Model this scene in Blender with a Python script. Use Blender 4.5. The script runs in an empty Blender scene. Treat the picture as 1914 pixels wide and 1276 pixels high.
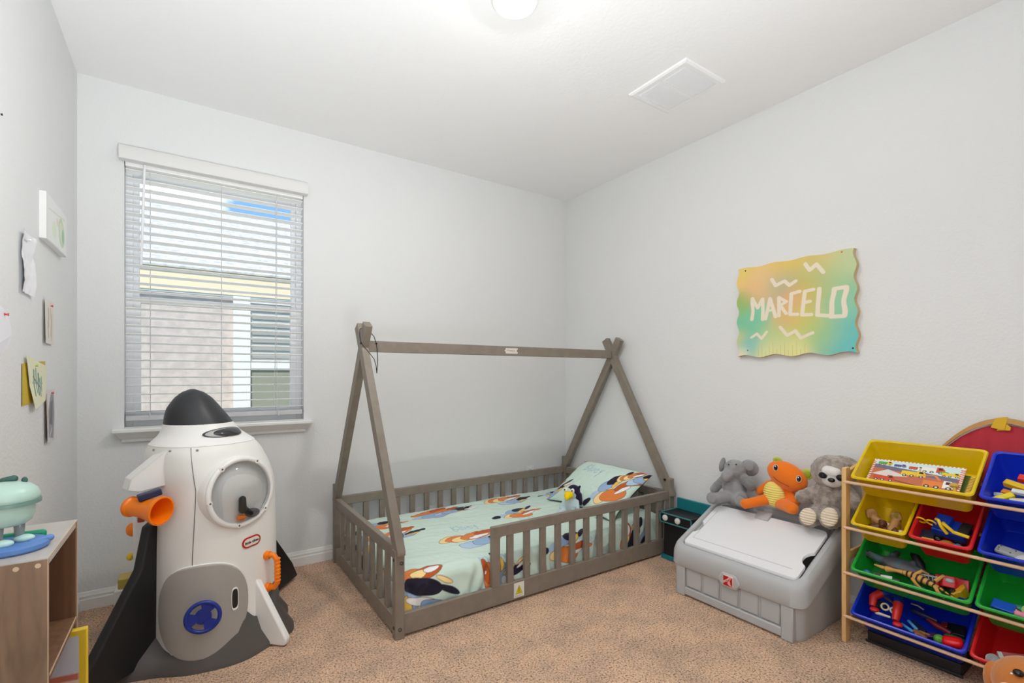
import bpy, bmesh, math, random
import numpy as np
from mathutils import Vector, Matrix, Euler, noise
random.seed(7)
SC = bpy.context.scene
COL = SC.collection
PI = math.pi

# ------------------------------------------------------------------ camera
F_PX, CX_PX, HY_PX, YAW, CAM_H = 900.0, 957.0, 701.0, math.radians(34.0), 1.2
cs_, sn_ = math.cos(YAW), math.sin(YAW)
cd = bpy.data.cameras.new('camera'); cam = bpy.data.objects.new('camera', cd); COL.objects.link(cam)
cam.location = (0, 0, CAM_H); cam.rotation_euler = (PI/2, 0, -YAW)
cd.sensor_width = 36.0; cd.lens = 36.0*F_PX/1914.0
cd.shift_y = (HY_PX-638.0)/1914.0; cd.clip_start = 0.02; cd.clip_end = 200
SC.camera = cam

def ray(px, py):
    a = (px-CX_PX)/F_PX; b = -(py-HY_PX)/F_PX
    return (sn_+a*cs_, cs_-a*sn_, b)
def onZ(px, py, z):
    r = ray(px, py); t = (z-CAM_H)/r[2]; return Vector((r[0]*t, r[1]*t, z))
def onY(px, py, Y):
    r = ray(px, py); t = Y/r[1]; return Vector((r[0]*t, Y, CAM_H+r[2]*t))
def onX(px, py, X):
    r = ray(px, py); t = X/r[0]; return Vector((X, r[1]*t, CAM_H+r[2]*t))

# ------------------------------------------------------------------ view and world
SC.view_settings.view_transform = 'Standard'
SC.view_settings.look = 'None'
SC.view_settings.gamma = 1.0
SC.view_settings.use_curve_mapping = False
SC.view_settings.exposure = 0.14
SC.cycles.use_denoising = True
SC.cycles.max_bounces = 16; SC.cycles.diffuse_bounces = 10; SC.cycles.transparent_max_bounces = 16
SC.cycles.sample_clamp_indirect = 6.0

def lin(c):
    return tuple(((x/255)/12.92 if x/255 <= 0.04045 else ((x/255+0.055)/1.055)**2.4) for x in c)

W = bpy.data.worlds.new('sky'); SC.world = W; W.use_nodes = True
nt = W.node_tree; nt.nodes.clear()
out = nt.nodes.new('ShaderNodeOutputWorld'); bg = nt.nodes.new('ShaderNodeBackground')
tc = nt.nodes.new('ShaderNodeTexCoord'); mp = nt.nodes.new('ShaderNodeMapping'); mp.inputs['Scale'].default_value = (3, 3, 9)
nz = nt.nodes.new('ShaderNodeTexNoise'); nz.inputs['Scale'].default_value = 1.6; nz.inputs['Detail'].default_value = 6
rp = nt.nodes.new('ShaderNodeValToRGB')
rp.color_ramp.elements[0].position = 0.57; rp.color_ramp.elements[0].color = (*lin((98, 138, 178)), 1)
rp.color_ramp.elements[1].position = 0.70; rp.color_ramp.elements[1].color = (1, 1, 1, 1)
nt.links.new(tc.outputs['Generated'], mp.inputs[0]); nt.links.new(mp.outputs[0], nz.inputs[0])
nt.links.new(nz.outputs[0], rp.inputs[0]); nt.links.new(rp.outputs[0], bg.inputs[0]); nt.links.new(bg.outputs[0], out.inputs[0])
bg.inputs[1].default_value = 2.1

sd = bpy.data.lights.new('sun', 'SUN'); sun = bpy.data.objects.new('sun', sd); COL.objects.link(sun)
sd.energy = 3.9; sd.angle = math.radians(1.0); sd.color = (1.0, 0.97, 0.9)
sun.rotation_euler = (math.radians(-38), 0, math.radians(-20)); sun.location = (0, -6, 9)
sun.rotation_euler = Vector((0.25, 0.60, -0.95)).to_track_quat('-Z', 'Y').to_euler()
LAMP_E = 440.0
# added spot, like a bounce flash, brightening the dark room off the ceiling
fl = bpy.data.lights.new('added_bounce_spot', 'SPOT'); flo = bpy.data.objects.new('added_bounce_spot', fl); COL.objects.link(flo)
fl.shadow_soft_size = 0.2; fl.spot_size = math.radians(140); fl.spot_blend = 0.9; fl.energy = 255.0; fl.color = (0.915, 0.97, 1.0)
flo.location = (0.30, -0.05, 0.80); flo.rotation_euler = Vector((-0.12, 0.34, 1.0)).to_track_quat('-Z', 'Y').to_euler()

# ------------------------------------------------------------------ materials
MATS = {}
def mat(name, rgb, rough=0.6, spec=0.5, bump=None, var=None, metal=0.0, sheen=0.0, trans=0.0, coat=0.0, emit=None):
    if name in MATS: return MATS[name]
    m = bpy.data.materials.new(name); m.use_nodes = True; n = m.node_tree.nodes; l = m.node_tree.links
    b = n['Principled BSDF']; c = (*lin(rgb), 1)
    b.inputs['Base Color'].default_value = c; b.inputs['Roughness'].default_value = rough
    b.inputs['Specular IOR Level'].default_value = spec; b.inputs['Metallic'].default_value = metal
    if sheen: b.inputs['Sheen Weight'].default_value = sheen
    if coat: b.inputs['Coat Weight'].default_value = coat
    if trans: b.inputs['Transmission Weight'].default_value = trans
    if emit: b.inputs['Emission Color'].default_value = (*emit[0], 1); b.inputs['Emission Strength'].default_value = emit[1]
    t = n.new('ShaderNodeTexCoord')
    if var:      # (scale, second rgb, lo, hi)
        q = n.new('ShaderNodeTexNoise'); q.inputs['Scale'].default_value = var[0]; q.inputs['Detail'].default_value = 5
        r = n.new('ShaderNodeValToRGB'); r.color_ramp.elements[0].position = var[2]; r.color_ramp.elements[1].position = var[3]
        r.color_ramp.elements[0].color = c; r.color_ramp.elements[1].color = (*lin(var[1]), 1)
        l.new(t.outputs['Object'], q.inputs[0]); l.new(q.outputs[0], r.inputs[0]); l.new(r.outputs[0], b.inputs['Base Color'])
    if bump:     # (scale, strength, distance)
        q = n.new('ShaderNodeTexNoise'); q.inputs['Scale'].default_value = bump[0]; q.inputs['Detail'].default_value = 4
        k = n.new('ShaderNodeBump'); k.inputs['Strength'].default_value = bump[1]; k.inputs['Distance'].default_value = bump[2]
        l.new(t.outputs['Object'], q.inputs[0]); l.new(q.outputs[0], k.inputs['Height']); l.new(k.outputs[0], b.inputs['Normal'])
    MATS[name] = m
    return m

def wood(name, a, b_, scale=(2, 2, 30), rough=0.55, dist=2.0, n_scale=3.0):
    if name in MATS: return MATS[name]
    m = mat(name, a, rough, 0.4); n = m.node_tree.nodes; l = m.node_tree.links
    t = n['Texture Coordinate'] if 'Texture Coordinate' in n else n.new('ShaderNodeTexCoord')
    mp = n.new('ShaderNodeMapping'); mp.inputs['Scale'].default_value = scale
    q = n.new('ShaderNodeTexNoise'); q.inputs['Scale'].default_value = n_scale; q.inputs['Detail'].default_value = 6; q.inputs['Distortion'].default_value = dist
    r = n.new('ShaderNodeValToRGB'); r.color_ramp.elements[0].position = 0.3; r.color_ramp.elements[1].position = 0.7
    r.color_ramp.elements[0].color = (*lin(a), 1); r.color_ramp.elements[1].color = (*lin(b_), 1)
    l.new(t.outputs['Object'], mp.inputs[0]); l.new(mp.outputs[0], q.inputs[0]); l.new(q.outputs[0], r.inputs[0])
    l.new(r.outputs[0], n['Principled BSDF'].inputs['Base Color'])
    return m

def attr_mat(name, rough=0.7, spec=0.3, bump=None, sheen=0):
    if name in MATS: return MATS[name]
    m = mat(name, (200, 200, 200), rough, spec, bump=bump, sheen=sheen); n = m.node_tree.nodes
    a = n.new('ShaderNodeAttribute'); a.attribute_name = 'print'
    m.node_tree.links.new(a.outputs['Color'], n['Principled BSDF'].inputs['Base Color'])
    return m

def glass_mat(name, tint=(1, 1, 1), gloss=0.08, rough=0.03):
    if name in MATS: return MATS[name]
    m = bpy.data.materials.new(name); m.use_nodes = True; n = m.node_tree.nodes; l = m.node_tree.links; n.clear()
    o = n.new('ShaderNodeOutputMaterial'); mx = n.new('ShaderNodeMixShader'); a = n.new('ShaderNodeBsdfTransparent'); g = n.new('ShaderNodeBsdfGlossy')
    a.inputs[0].default_value = (*tint, 1); g.inputs['Roughness'].default_value = rough
    fr = n.new('ShaderNodeLayerWeight'); fr.inputs[0].default_value = gloss*3
    l.new(fr.outputs['Facing'], mx.inputs[0]); l.new(a.outputs[0], mx.inputs[1]); l.new(g.outputs[0], mx.inputs[2]); l.new(mx.outputs[0], o.inputs[0])
    mth = n.new('ShaderNodeMath'); mth.operation = 'MULTIPLY'; mth.inputs[1].default_value = 0.5
    l.new(fr.outputs['Fresnel'], mth.inputs[0]); l.new(mth.outputs[0], mx.inputs[0])
    MATS[name] = m
    return m

# ------------------------------------------------------------------ mesh builder
class MB:
    def __init__(s): s.v = []; s.f = []; s.mi = []
    def add(s, vs, fs, mi=0):
        o = len(s.v); s.v += [tuple(p) for p in vs]; s.f += [tuple(i+o for i in f) for f in fs]; s.mi += [mi]*len(fs); return s
    def box(s, lo, hi, mi=0, M=None):
        x0, y0, z0 = lo; x1, y1, z1 = hi
        vs = [Vector(p) for p in ((x0,y0,z0),(x1,y0,z0),(x1,y1,z0),(x0,y1,z0),(x0,y0,z1),(x1,y0,z1),(x1,y1,z1),(x0,y1,z1))]
        if M is not None: vs = [M @ p for p in vs]
        return s.add(vs, [(0,3,2,1),(4,5,6,7),(0,1,5,4),(1,2,6,5),(2,3,7,6),(3,0,4,7)], mi)
    def prism(s, pts, vec, mi=0):      # pts: planar 3d polygon, extruded by vec
        n = len(pts); vec = Vector(vec); vs = [Vector(p) for p in pts]+[Vector(p)+vec for p in pts]
        fs = [tuple(range(n-1, -1, -1)), tuple(range(n, 2*n))]+[(i, (i+1) % n, n+(i+1) % n, n+i) for i in range(n)]
        return s.add(vs, fs, mi)
    def rings(s, rings, cap=(True, True), closed=True, mi=0):
        n = len(rings[0]); vs = [p for r in rings for p in r]; fs = []
        for k in range(len(rings)-1):
            for i in range(n if closed else n-1):
                j = (i+1) % n; fs.append((k*n+i, k*n+j, (k+1)*n+j, (k+1)*n+i))
        if cap[0]: fs.append(tuple(range(n-1, -1, -1)))
        if cap[1]: fs.append(tuple((len(rings)-1)*n+i for i in range(n)))
        return s.add(vs, fs, mi)
    def frame(s, axis):
        z = Vector(axis).normalized(); x = z.orthogonal().normalized(); return x, z.cross(x)
    def lathe(s, p, axis, prof, n=24, mi=0, cap=(True, True), scale=(1, 1)):   # prof: (distance along axis, radius)
        p = Vector(p); z = Vector(axis).normalized(); x, y = s.frame(axis)
        return s.rings([[p+z*h+(x*math.cos(2*PI*i/n)*scale[0]+y*math.sin(2*PI*i/n)*scale[1])*r for i in range(n)] for h, r in prof], cap, mi=mi)
    def cyl(s, a, b, r, n=16, r2=None, mi=0):
        a = Vector(a); b = Vector(b); return s.lathe(a, b-a, [(0, r), ((b-a).length, r if r2 is None else r2)], n, mi)
    def tube(s, pts, r, n=10, mi=0, closed=False):
        pts = [Vector(p) for p in pts]; rr = r if isinstance(r, (list, tuple)) else [r]*len(pts); R = []; up = None
        N = len(pts)
        for i, p in enumerate(pts):
            if closed: t = pts[(i+1) % N]-pts[i-1]
            else: t = (pts[min(i+1, N-1)]-pts[max(i-1, 0)])
            t.normalize()
            if up is None: up = t.orthogonal().normalized()
            up = (up-t*up.dot(t)).normalized(); w = t.cross(up)
            R.append([p+(up*math.cos(2*PI*k/n)+w*math.sin(2*PI*k/n))*rr[i] for k in range(n)])
        if closed: return s.rings(R+[R[0]], (False, False), mi=mi)
        return s.rings(R, mi=mi)
    def torus(s, c, axis, R, r, n=32, m=10, mi=0, sc=(1, 1)):
        x, y = s.frame(axis); c = Vector(c)
        return s.tube([c+(x*math.cos(2*PI*i/n)*sc[0]+y*math.sin(2*PI*i/n)*sc[1])*R for i in range(n)], r, m, mi, True)
    def ell(s, c, r, rot=None, n=20, m=12, mi=0):
        c = Vector(c); r = (r, r, r) if not isinstance(r, (tuple, list)) else r
        R = (Euler(rot).to_matrix() if rot is not None and not isinstance(rot, Matrix) else (rot if rot is not None else Matrix.Identity(3)))
        rings = []
        for k in range(1, m):
            a = PI*k/m
            rings.append([c+R @ Vector((r[0]*math.sin(a)*math.cos(2*PI*i/n), r[1]*math.sin(a)*math.sin(2*PI*i/n), -r[2]*math.cos(a))) for i in range(n)])
        o = len(s.v); s.rings(rings, (False, False), mi=mi)
        b = len(s.v); s.v += [tuple(c+R @ Vector((0, 0, -r[2]))), tuple(c+R @ Vector((0, 0, r[2])))]
        L = o+(m-2)*n
        for i in range(n):
            j = (i+1) % n
            s.f.append((b, o+j, o+i)); s.mi.append(mi); s.f.append((b+1, L+i, L+j)); s.mi.append(mi)
        return s
    def cap(s, a, b, r1, r2=None, n=16, mi=0):      # capsule that tapers
        a = Vector(a); b = Vector(b); r2 = r1 if r2 is None else r2; L = (b-a).length; pr = []
        for k in range(0, 7): t = PI/2*k/6; pr.append((-r1*math.cos(t), max(r1*math.sin(t), 1e-4)))
        for k in range(0, 7): t = PI/2*k/6; pr.append((L+r2*math.sin(t), max(r2*math.cos(t), 1e-4)))
        return s.lathe(a, b-a, pr, n, mi)
    def grid(s, P, mi=0):              # P[i][j] points
        a = len(P); b = len(P[0]); vs = [p for r in P for p in r]
        return s.add(vs, [(i*b+j, i*b+j+1, (i+1)*b+j+1, (i+1)*b+j) for i in range(a-1) for j in range(b-1)], mi)
    def build(s, name, mats, parent=None, smooth=False, bevel=0, seg=2, remesh=0, sm=0, disp=None, sub=0, solid=0, auto=True):
        me = bpy.data.meshes.new(name); me.from_pydata(s.v, [], s.f); me.update()
        bm = bmesh.new(); bm.from_mesh(me); bmesh.ops.recalc_face_normals(bm, faces=bm.faces); bm.to_mesh(me); bm.free()
        mats = mats if isinstance(mats, (list, tuple)) else [mats]
        for m in mats: me.materials.append(m)
        if len(mats) > 1: me.polygons.foreach_set('material_index', s.mi)
        o = bpy.data.objects.new(name, me); COL.objects.link(o)
        if remesh:
            md = o.modifiers.new('remesh', 'REMESH'); md.mode = 'VOXEL'; md.voxel_size = remesh; md.use_smooth_shade = True
        if sm:
            md = o.modifiers.new('smooth', 'SMOOTH'); md.iterations = sm; md.factor = 0.5
        if sub:
            md = o.modifiers.new('subd', 'SUBSURF'); md.levels = sub; md.render_levels = sub
        if solid:
            md = o.modifiers.new('solid', 'SOLIDIFY'); md.thickness = solid; md.offset = 0
        if disp:
            tx = bpy.data.textures.new('fur', 'CLOUDS'); tx.noise_scale = disp[0]; tx.noise_depth = 1
            md = o.modifiers.new('fur', 'DISPLACE'); md.texture = tx; md.strength = disp[1]; md.mid_level = 0.5
        if bevel:
            md = o.modifiers.new('bevel', 'BEVEL'); md.width = bevel; md.segments = seg; md.limit_method = 'ANGLE'; md.angle_limit = math.radians(35)
            md.harden_normals = False
        if smooth or bevel or remesh or sub:
            me.polygons.foreach_set('use_smooth', [True]*len(me.polygons))
            if auto and not remesh and not sub:
                try:
                    me.set_sharp_from_angle(angle=math.radians(38))
                except Exception: pass
        if parent is not None:
            o.parent = parent; o.matrix_parent_inverse = Matrix.Translation(parent.location).inverted()
        return o

def tag(o, label, cat, group=None):
    o['label'] = label; o['category'] = cat
    if group: o['group'] = group
    return o
def thing(name, label, cat, loc, group=None):
    o = bpy.data.objects.new(name, None); COL.objects.link(o); o.location = loc; o.empty_display_size = 0.05
    return tag(o, label, cat, group)
def struct(o): o['kind'] = 'structure'; return o
def copy_part(o, parent, dx):
    c = o.copy(); COL.objects.link(c); c.parent = parent; c.matrix_parent_inverse = Matrix.Translation(parent.location).inverted(); c.location = Vector(o.location)+Vector(dx); return c

# 2-d painter: colour at each (u, v)
def paint(U, V, base, shapes):
    """the print, averaged over nine points round each vertex"""
    du = abs(U[1, 0]-U[0, 0])/3; dv_ = abs(V[0, 1]-V[0, 0])/3
    return sum(paint1(U+i*du, V+j*dv_, base, shapes) for i in (-1, 0, 1) for j in (-1, 0, 1))/9.0
def paint1(U, V, base, shapes):
    C = np.empty(U.shape+(3,)); C[...] = base if not callable(base) else base(U, V)
    for s in shapes:
        k = s[0]
        if k == 'e':
            _, cx, cy, rx, ry, rot, col = s; c, sn = math.cos(rot), math.sin(rot)
            du, dv = U-cx, V-cy; m = ((du*c+dv*sn)/rx)**2+((-du*sn+dv*c)/ry)**2 <= 1
        elif k == 'r':
            _, x0, y0, x1, y1, col = s; m = (U >= x0) & (U <= x1) & (V >= y0) & (V <= y1)
        elif k == 'p':
            _, pts, col = s; m = np.zeros(U.shape, bool); n = len(pts)
            for i in range(n):
                x0, y0 = pts[i]; x1, y1 = pts[(i+1) % n]
                if y0 == y1: continue
                m ^= ((V > min(y0, y1)) & (V <= max(y0, y1)) & (U < (V-y0)*(x1-x0)/(y1-y0)+x0))
        elif k == 'l':
            _, pts, w, col = s; m = np.zeros(U.shape, bool)
            for i in range(len(pts)-1):
                a = np.array(pts[i]); b = np.array(pts[i+1]); d = b-a; L = (d**2).sum()+1e-12
                t = np.clip(((U-a[0])*d[0]+(V-a[1])*d[1])/L, 0, 1); m |= (U-a[0]-t*d[0])**2+(V-a[1]-t*d[1])**2 <= (w/2)**2
        C[m] = lin(col)
    return C
def set_print(o, C):
    a = o.data.color_attributes.new('print', 'FLOAT_COLOR', 'POINT')
    D = np.ones((len(o.data.vertices), 4), np.float32); D[:, :3] = C.reshape(-1, 3); a.data.foreach_set('color', D.ravel())
def sheet(name, fn, nu, nv, base, shapes, m, parent=None, su=1.0, sv=1.0, solid=0, smooth=True):
    """fn(u, v) -> point for u in 0..1, v in 0..1; the print is painted in (u*su, v*sv)"""
    us = np.linspace(0, 1, nu); vs = np.linspace(0, 1, nv)
    b = MB(); b.grid([[fn(u, v) for v in vs] for u in us])
    o = b.build(name, m, parent, smooth=smooth, solid=solid, auto=False)
    U, V = np.meshgrid(us*su, vs*sv, indexing='ij'); set_print(o, paint(U, V, base, shapes))
    return o
def text_mesh(name, txt, size, M, m, parent, depth=0.0005, shear=0):
    cu = bpy.data.curves.new('t', 'FONT'); cu.body = txt; cu.size = size; cu.extrude = depth; cu.align_x = 'CENTER'; cu.align_y = 'CENTER'; cu.shear = shear; cu.offset = size*0.02
    to = bpy.data.objects.new('t', cu); COL.objects.link(to)
    dg = bpy.context.evaluated_depsgraph_get(); me = bpy.data.meshes.new_from_object(to.evaluated_get(dg)); bpy.data.objects.remove(to)
    me.transform(M); me.materials.clear(); me.materials.append(m); me.name = name
    o = bpy.data.objects.new(name, me); COL.objects.link(o)
    if parent is not None: o.parent = parent; o.matrix_parent_inverse = Matrix.Translation(parent.location).inverted()
    return o

# ------------------------------------------------------------------ room shell
XL, XR, YB, YF, ZC = -0.465, 2.78, 3.272, -0.75, 2.74
WX0, WX1, WZ0, WZ1 = -0.278, 0.613, 0.92, 2.345
m_wall = mat('wall_paint', (223, 224, 224), 0.75, 0.25, bump=(85, 0.5, 0.003))
m_ceil = mat('ceiling_paint', (238, 238, 238), 0.85, 0.2, bump=(60, 0.3, 0.003))
m_trim = mat('white_trim', (232, 232, 230), 0.35, 0.5)
T = 0.14
b = MB()
b.box((XL-T, YB, 0), (WX0, YB+T, ZC)); b.box((WX1, YB, 0), (XR+T, YB+T, ZC))
b.box((WX0, YB, 0), (WX1, YB+T, WZ0)); b.box((WX0, YB, WZ1), (WX1, YB+T, ZC))
struct(b.build('wall_back', m_wall))
struct(MB().box((XL-T, YF, 0), (XL, YB, ZC)).build('wall_left', m_wall))
struct(MB().box((XR, YF, 0), (XR+T, YB, ZC)).build('wall_right', m_wall))
struct(MB().box((XL-T, YF-T, 0), (XR+T, YF, ZC)).build('wall_front', m_wall))
struct(MB().box((XL-T, YF-T, ZC), (XR+T, YB+T, ZC+0.12)).build('ceiling', m_ceil))

# carpet
mc = bpy.data.materials.new('carpet'); mc.use_nodes = True; n = mc.node_tree.nodes; l = mc.node_tree.links; pb = n['Principled BSDF']
pb.inputs['Roughness'].default_value = 0.95; pb.inputs['Specular IOR Level'].default_value = 0.1; pb.inputs['Sheen Weight'].default_value = 0.0
t = n.new('ShaderNodeTexCoord')
def tex(scale, det=3, rough=0.6):
    q = n.new('ShaderNodeTexNoise'); q.inputs['Scale'].default_value = scale; q.inputs['Detail'].default_value = det; q.inputs['Roughness'].default_value = rough; l.new(t.outputs['Object'], q.inputs[0]); return q
q1 = tex(120, 3, 0.75); q2 = tex(5, 4, 0.6); vo = n.new('ShaderNodeTexVoronoi'); vo.inputs['Scale'].default_value = 170; l.new(t.outputs['Object'], vo.inputs[0])
r1 = n.new('ShaderNodeValToRGB'); e = r1.color_ramp.elements; e[0].position = 0.36; e[0].color = (*lin((126, 92, 72)), 1); e[1].position = 0.62; e[1].color = (*lin((255, 228, 204)), 1)
e2 = e.new(0.45); e2.color = (*lin((228, 192, 165)), 1)
l.new(q1.outputs[0], r1.inputs[0])
r2 = n.new('ShaderNodeValToRGB'); r2.color_ramp.elements[0].position = 0.35; r2.color_ramp.elements[0].color = (0.88, 0.85, 0.83, 1); r2.color_ramp.elements[1].position = 0.62; r2.color_ramp.elements[1].color = (1.18, 1.10, 1.02, 1)
l.new(q2.outputs[0], r2.inputs[0])
mx = n.new('ShaderNodeMix'); mx.data_type = 'RGBA'; mx.blend_type = 'MULTIPLY'; mx.inputs[0].default_value = 1.0
l.new(r1.outputs[0], mx.inputs[6]); l.new(r2.outputs[0], mx.inputs[7]); l.new(mx.outputs[2], pb.inputs['Base Color'])
ad = n.new('ShaderNodeMath'); ad.operation = 'ADD'; l.new(q1.outputs[0], ad.inputs[0]); l.new(vo.outputs['Distance'], ad.inputs[1])
bp = n.new('ShaderNodeBump'); bp.inputs['Strength'].default_value = 0.9; bp.inputs['Distance'].default_value = 0.012
l.new(ad.outputs[0], bp.inputs['Height']); l.new(bp.outputs[0], pb.inputs['Normal'])
struct(MB().box((XL-T, YF-T, -0.1), (XR+T, YB+T, 0)).build('floor', mc))

def baseboard(name, p0, p1, nrm):
    """profiled board from p0 to p1 on the floor, thickness towards nrm"""
    p0 = Vector(p0); p1 = Vector(p1); nr = Vector(nrm)
    prof = [(0, 0), (0.014, 0), (0.014, 0.052), (0.010, 0.056), (0.010, 0.064), (0.012, 0.068), (0.008, 0.078), (0.005, 0.088), (0, 0.09)]
    bb = MB(); bb.prism([p0+nr*a+Vector((0, 0, z)) for a, z in prof], p1-p0)
    return struct(bb.build(name, m_trim))
baseboard('baseboard_back', (XL, YB, 0), (XR, YB, 0), (0, -1, 0))
baseboard('baseboard_left', (XL, YF, 0), (XL, YB-0.014, 0), (1, 0, 0))
baseboard('baseboard_right', (XR, YF, 0), (XR, YB-0.014, 0), (-1, 0, 0))

# window
m_vinyl = mat('white_vinyl', (235, 236, 238), 0.35, 0.5)
win = thing('window_1', 'x', 'x', (0.17, 3.38, WZ0)); del win['label']; del win['category']; struct(win)
def fr(b, x0, x1, z0, z1, w, y0, y1, wb=None):
    wb = wb or w
    b.box((x0, y0, z0), (x0+w, y1, z1)); b.box((x1-w, y0, z0), (x1, y1, z1)); b.box((x0+w, y0, z1-w), (x1-w, y1, z1)); b.box((x0+w, y0, z0), (x1-w, y1, z0+wb))
b = MB(); fr(b, WX0, WX1, WZ0, WZ1, 0.032, 3.345, 3.41); b.build('window_frame', m_vinyl, win, bevel=0.003)
b = MB(); fr(b, WX0+0.03, WX1-0.03, 1.60, WZ1-0.03, 0.028, 3.375, 3.40); b.build('upper_sash', m_vinyl, win, bevel=0.003)
b = MB(); fr(b, WX0+0.03, WX1-0.03, WZ0+0.03, 1.635, 0.036, 3.348, 3.374, 0.05); b.build('lower_sash', m_vinyl, win, bevel=0.003)
m_gl = glass_mat('window_glass')
MB().box((WX0+0.05, 3.386, 1.62), (WX1-0.05, 3.389, WZ1-0.05)).build('pane', m_gl, win)
MB().box((WX0+0.06, 3.360, WZ0+0.07), (WX1-0.06, 3.363, 1.61)).build('pane', m_gl, win)
b = MB()
prof = [(3.33, .92), (3.205, .92), (3.200, .915), (3.200, .900), (3.212, .892), (3.222, .880), (3.232, .868), (3.240, .862), (3.248, .862), (3.250, .846), (3.272, .846), (3.272, .905), (3.33, .905)]
for x0, x1 in ((-0.322, 0.655),):
    b.prism([(x0, y, z) for y, z in prof[:4]]+[(x0, 3.272, .90), (x0, 3.272, 0.905), (x0, 3.33, .905)], (0, 0, 0)) if False else None
ring = lambda ins, y, z: [(-0.322+ins, 3.272, z), (-0.322+ins, y, z), (0.655-ins, y, z), (0.655-ins, 3.272, z)]
b.rings([ring(0.035, 3.250, .846), ring(0.035, 3.248, .862), ring(0.024, 3.232, .870), ring(0.012, 3.212, .892), ring(0.0, 3.200, .900), ring(0.0, 3.200, .915), ring(0.003, 3.205, .920)], (True, True))
b.box((WX0, 3.272, 0.90), (WX1, 3.345, 0.922))
o = b.build('window_sill', m_trim, win, bevel=0.002)

# blind
m_blind = mat('blind_white', (250, 250, 249), 0.4, 0.4)
bl = thing('window_blind', 'white two inch horizontal blind with valance, lowered over the window', 'window blind', (0.17, 3.30, 2.33))
b = MB()
b.prism([(-0.297, y, z) for y, z in ((3.222, 2.335), (3.218, 2.342), (3.218, 2.385), (3.222, 2.40), (3.226, 2.408), (3.2705, 2.408), (3.2705, 2.335))], (0.928, 0, 0))
b.build('valance', mat('valance_white', (222, 221, 219), 0.5), bl, bevel=0.002)
MB().box((WX0+0.004, 3.276, 2.318), (WX1-0.004, 3.325, 2.343)).build('headrail', m_blind, bl, bevel=0.002)
b = MB(); zt, zb_, ns = 2.300, 1.006, 29
til = math.radians(7)
for i in range(ns):
    z = zt-(zt-zb_)*i/(ns-1); y = 3.300; c, s_ = math.cos(til), math.sin(til)
    pts = []
    for k in range(5):
        a = -0.025+0.05*k/4; h = 0.0016*(1-(a/0.025)**2); pts.append((WX0+0.006, y+a*c, z-a*s_+h))
    for k in range(4, -1, -1):
        a = -0.025+0.05*k/4; h = 0.0016*(1-(a/0.025)**2)-0.0028; pts.append((WX0+0.006, y+a*c, z-a*s_+h))
    b.prism(pts, (WX1-WX0-0.012, 0, 0))
b.build('slats', m_blind, bl)
MB().box((WX0+0.006, 3.276, 0.955), (WX1-0.006, 3.324, 0.982)).build('bottom_rail', mat('blind_rail', (200, 200, 204), 0.4), bl, bevel=0.003)
m_cord = mat('blind_cord', (205, 205, 205), 0.8)
for x in (-0.168, 0.167, 0.459):
    b = MB(); b.cyl((x, 3.2735, 0.97), (x, 3.2735, 2.30), 0.0011, 6); b.cyl((x, 3.3265, 0.97), (x, 3.3265, 2.30), 0.0011, 6)
    b.build('ladder_cord', m_cord, bl)
b = MB(); b.cyl((-0.19, 3.255, 2.33), (-0.205, 3.25, 1.79), 0.006, 8); b.cyl((-0.19, 3.262, 2.30), (-0.19, 3.28, 2.335), 0.003, 6)
b.build('tilt_wand', m_vinyl, bl)
b = MB(); b.tube([(0.455, 3.262, 2.3), (0.452, 3.258, 1.7), (0.446, 3.256, 1.3), (0.440, 3.254, 1.05), (0.455, 3.254, 0.99), (0.465, 3.256, .975)], 0.0014, 6)
b.cyl((0.465, 3.256, .985), (0.468, 3.256, .955), 0.004, 8, 0.007)
b.build('lift_cord', m_cord, bl)

# ceiling vent
vt = thing('ceiling_vent', 'white rectangular metal air vent with two louvre banks on the ceiling', 'air vent', (2.17, 1.648, ZC))
m_vent = mat('vent_white', (236, 236, 236), 0.4)
vx0, vx1, vy0, vy1 = 2.005, 2.335, 1.462, 1.83
b = MB()
R_ = lambda i, z: [(vx0+i, vy0+i, z), (vx1-i, vy0+i, z), (vx1-i, vy1-i, z), (vx0+i, vy1-i, z)]
b.rings([R_(0, ZC), R_(0.002, ZC-0.008), R_(0.012, ZC-0.013), R_(0.034, ZC-0.013), R_(0.036, ZC-0.004)], (False, False))
b.box((vx0+0.036, (vy0+vy1)/2-0.009, ZC-0.013), (vx1-0.036, (vy0+vy1)/2+0.009, ZC-0.003))
b.build('frame', m_vent, vt)
MB().box((vx0+0.02, vy0+0.02, ZC-0.003), (vx1-0.02, vy1-0.02, ZC-0.0005)).build('duct', mat('vent_dark', (70, 70, 70), 0.8), vt)
for y0, y1 in ((vy0+0.036, (vy0+vy1)/2-0.009), ((vy0+vy1)/2+0.009, vy1-0.036)):
    b = MB()
    for i in range(20):
        x = vx0+0.045+i*0.01265
        b.prism([(x-0.0035, y0, ZC-0.005), (x+0.0015, y0, ZC-0.0145), (x+0.003, y0, ZC-0.0138), (x-0.002, y0, ZC-0.0045)], (0, y1-y0, 0))
    b.build('louvre_bank', m_vent, vt)

# ceiling light (switched on)
LX, LY = 1.112, 1.628
cl = thing('ceiling_light', 'small round ceiling lamp, switched on, cut by the top edge', 'ceiling light', (LX, LY, ZC))
MB().lathe((LX, LY, ZC), (0, 0, -1), [(0, 0.098), (0.008, 0.098), (0.018, 0.088), (0.020, 0.054), (0.012, 0.052)], 48, cap=(True, False)).build('trim_ring', m_vent, cl, smooth=True)
m_lamp = mat('lamp_glass', (255, 255, 255), 0.5, emit=((1.0, 0.965, 0.92), LAMP_E))
MB().lathe((LX, LY, ZC), (0, 0, -1), [(0.010, 0.052), (0.020, 0.052), (0.026, 0.044), (0.030, 0.025), (0.031, 0.002)], 40).build('lens', m_lamp, cl, smooth=True)

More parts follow.
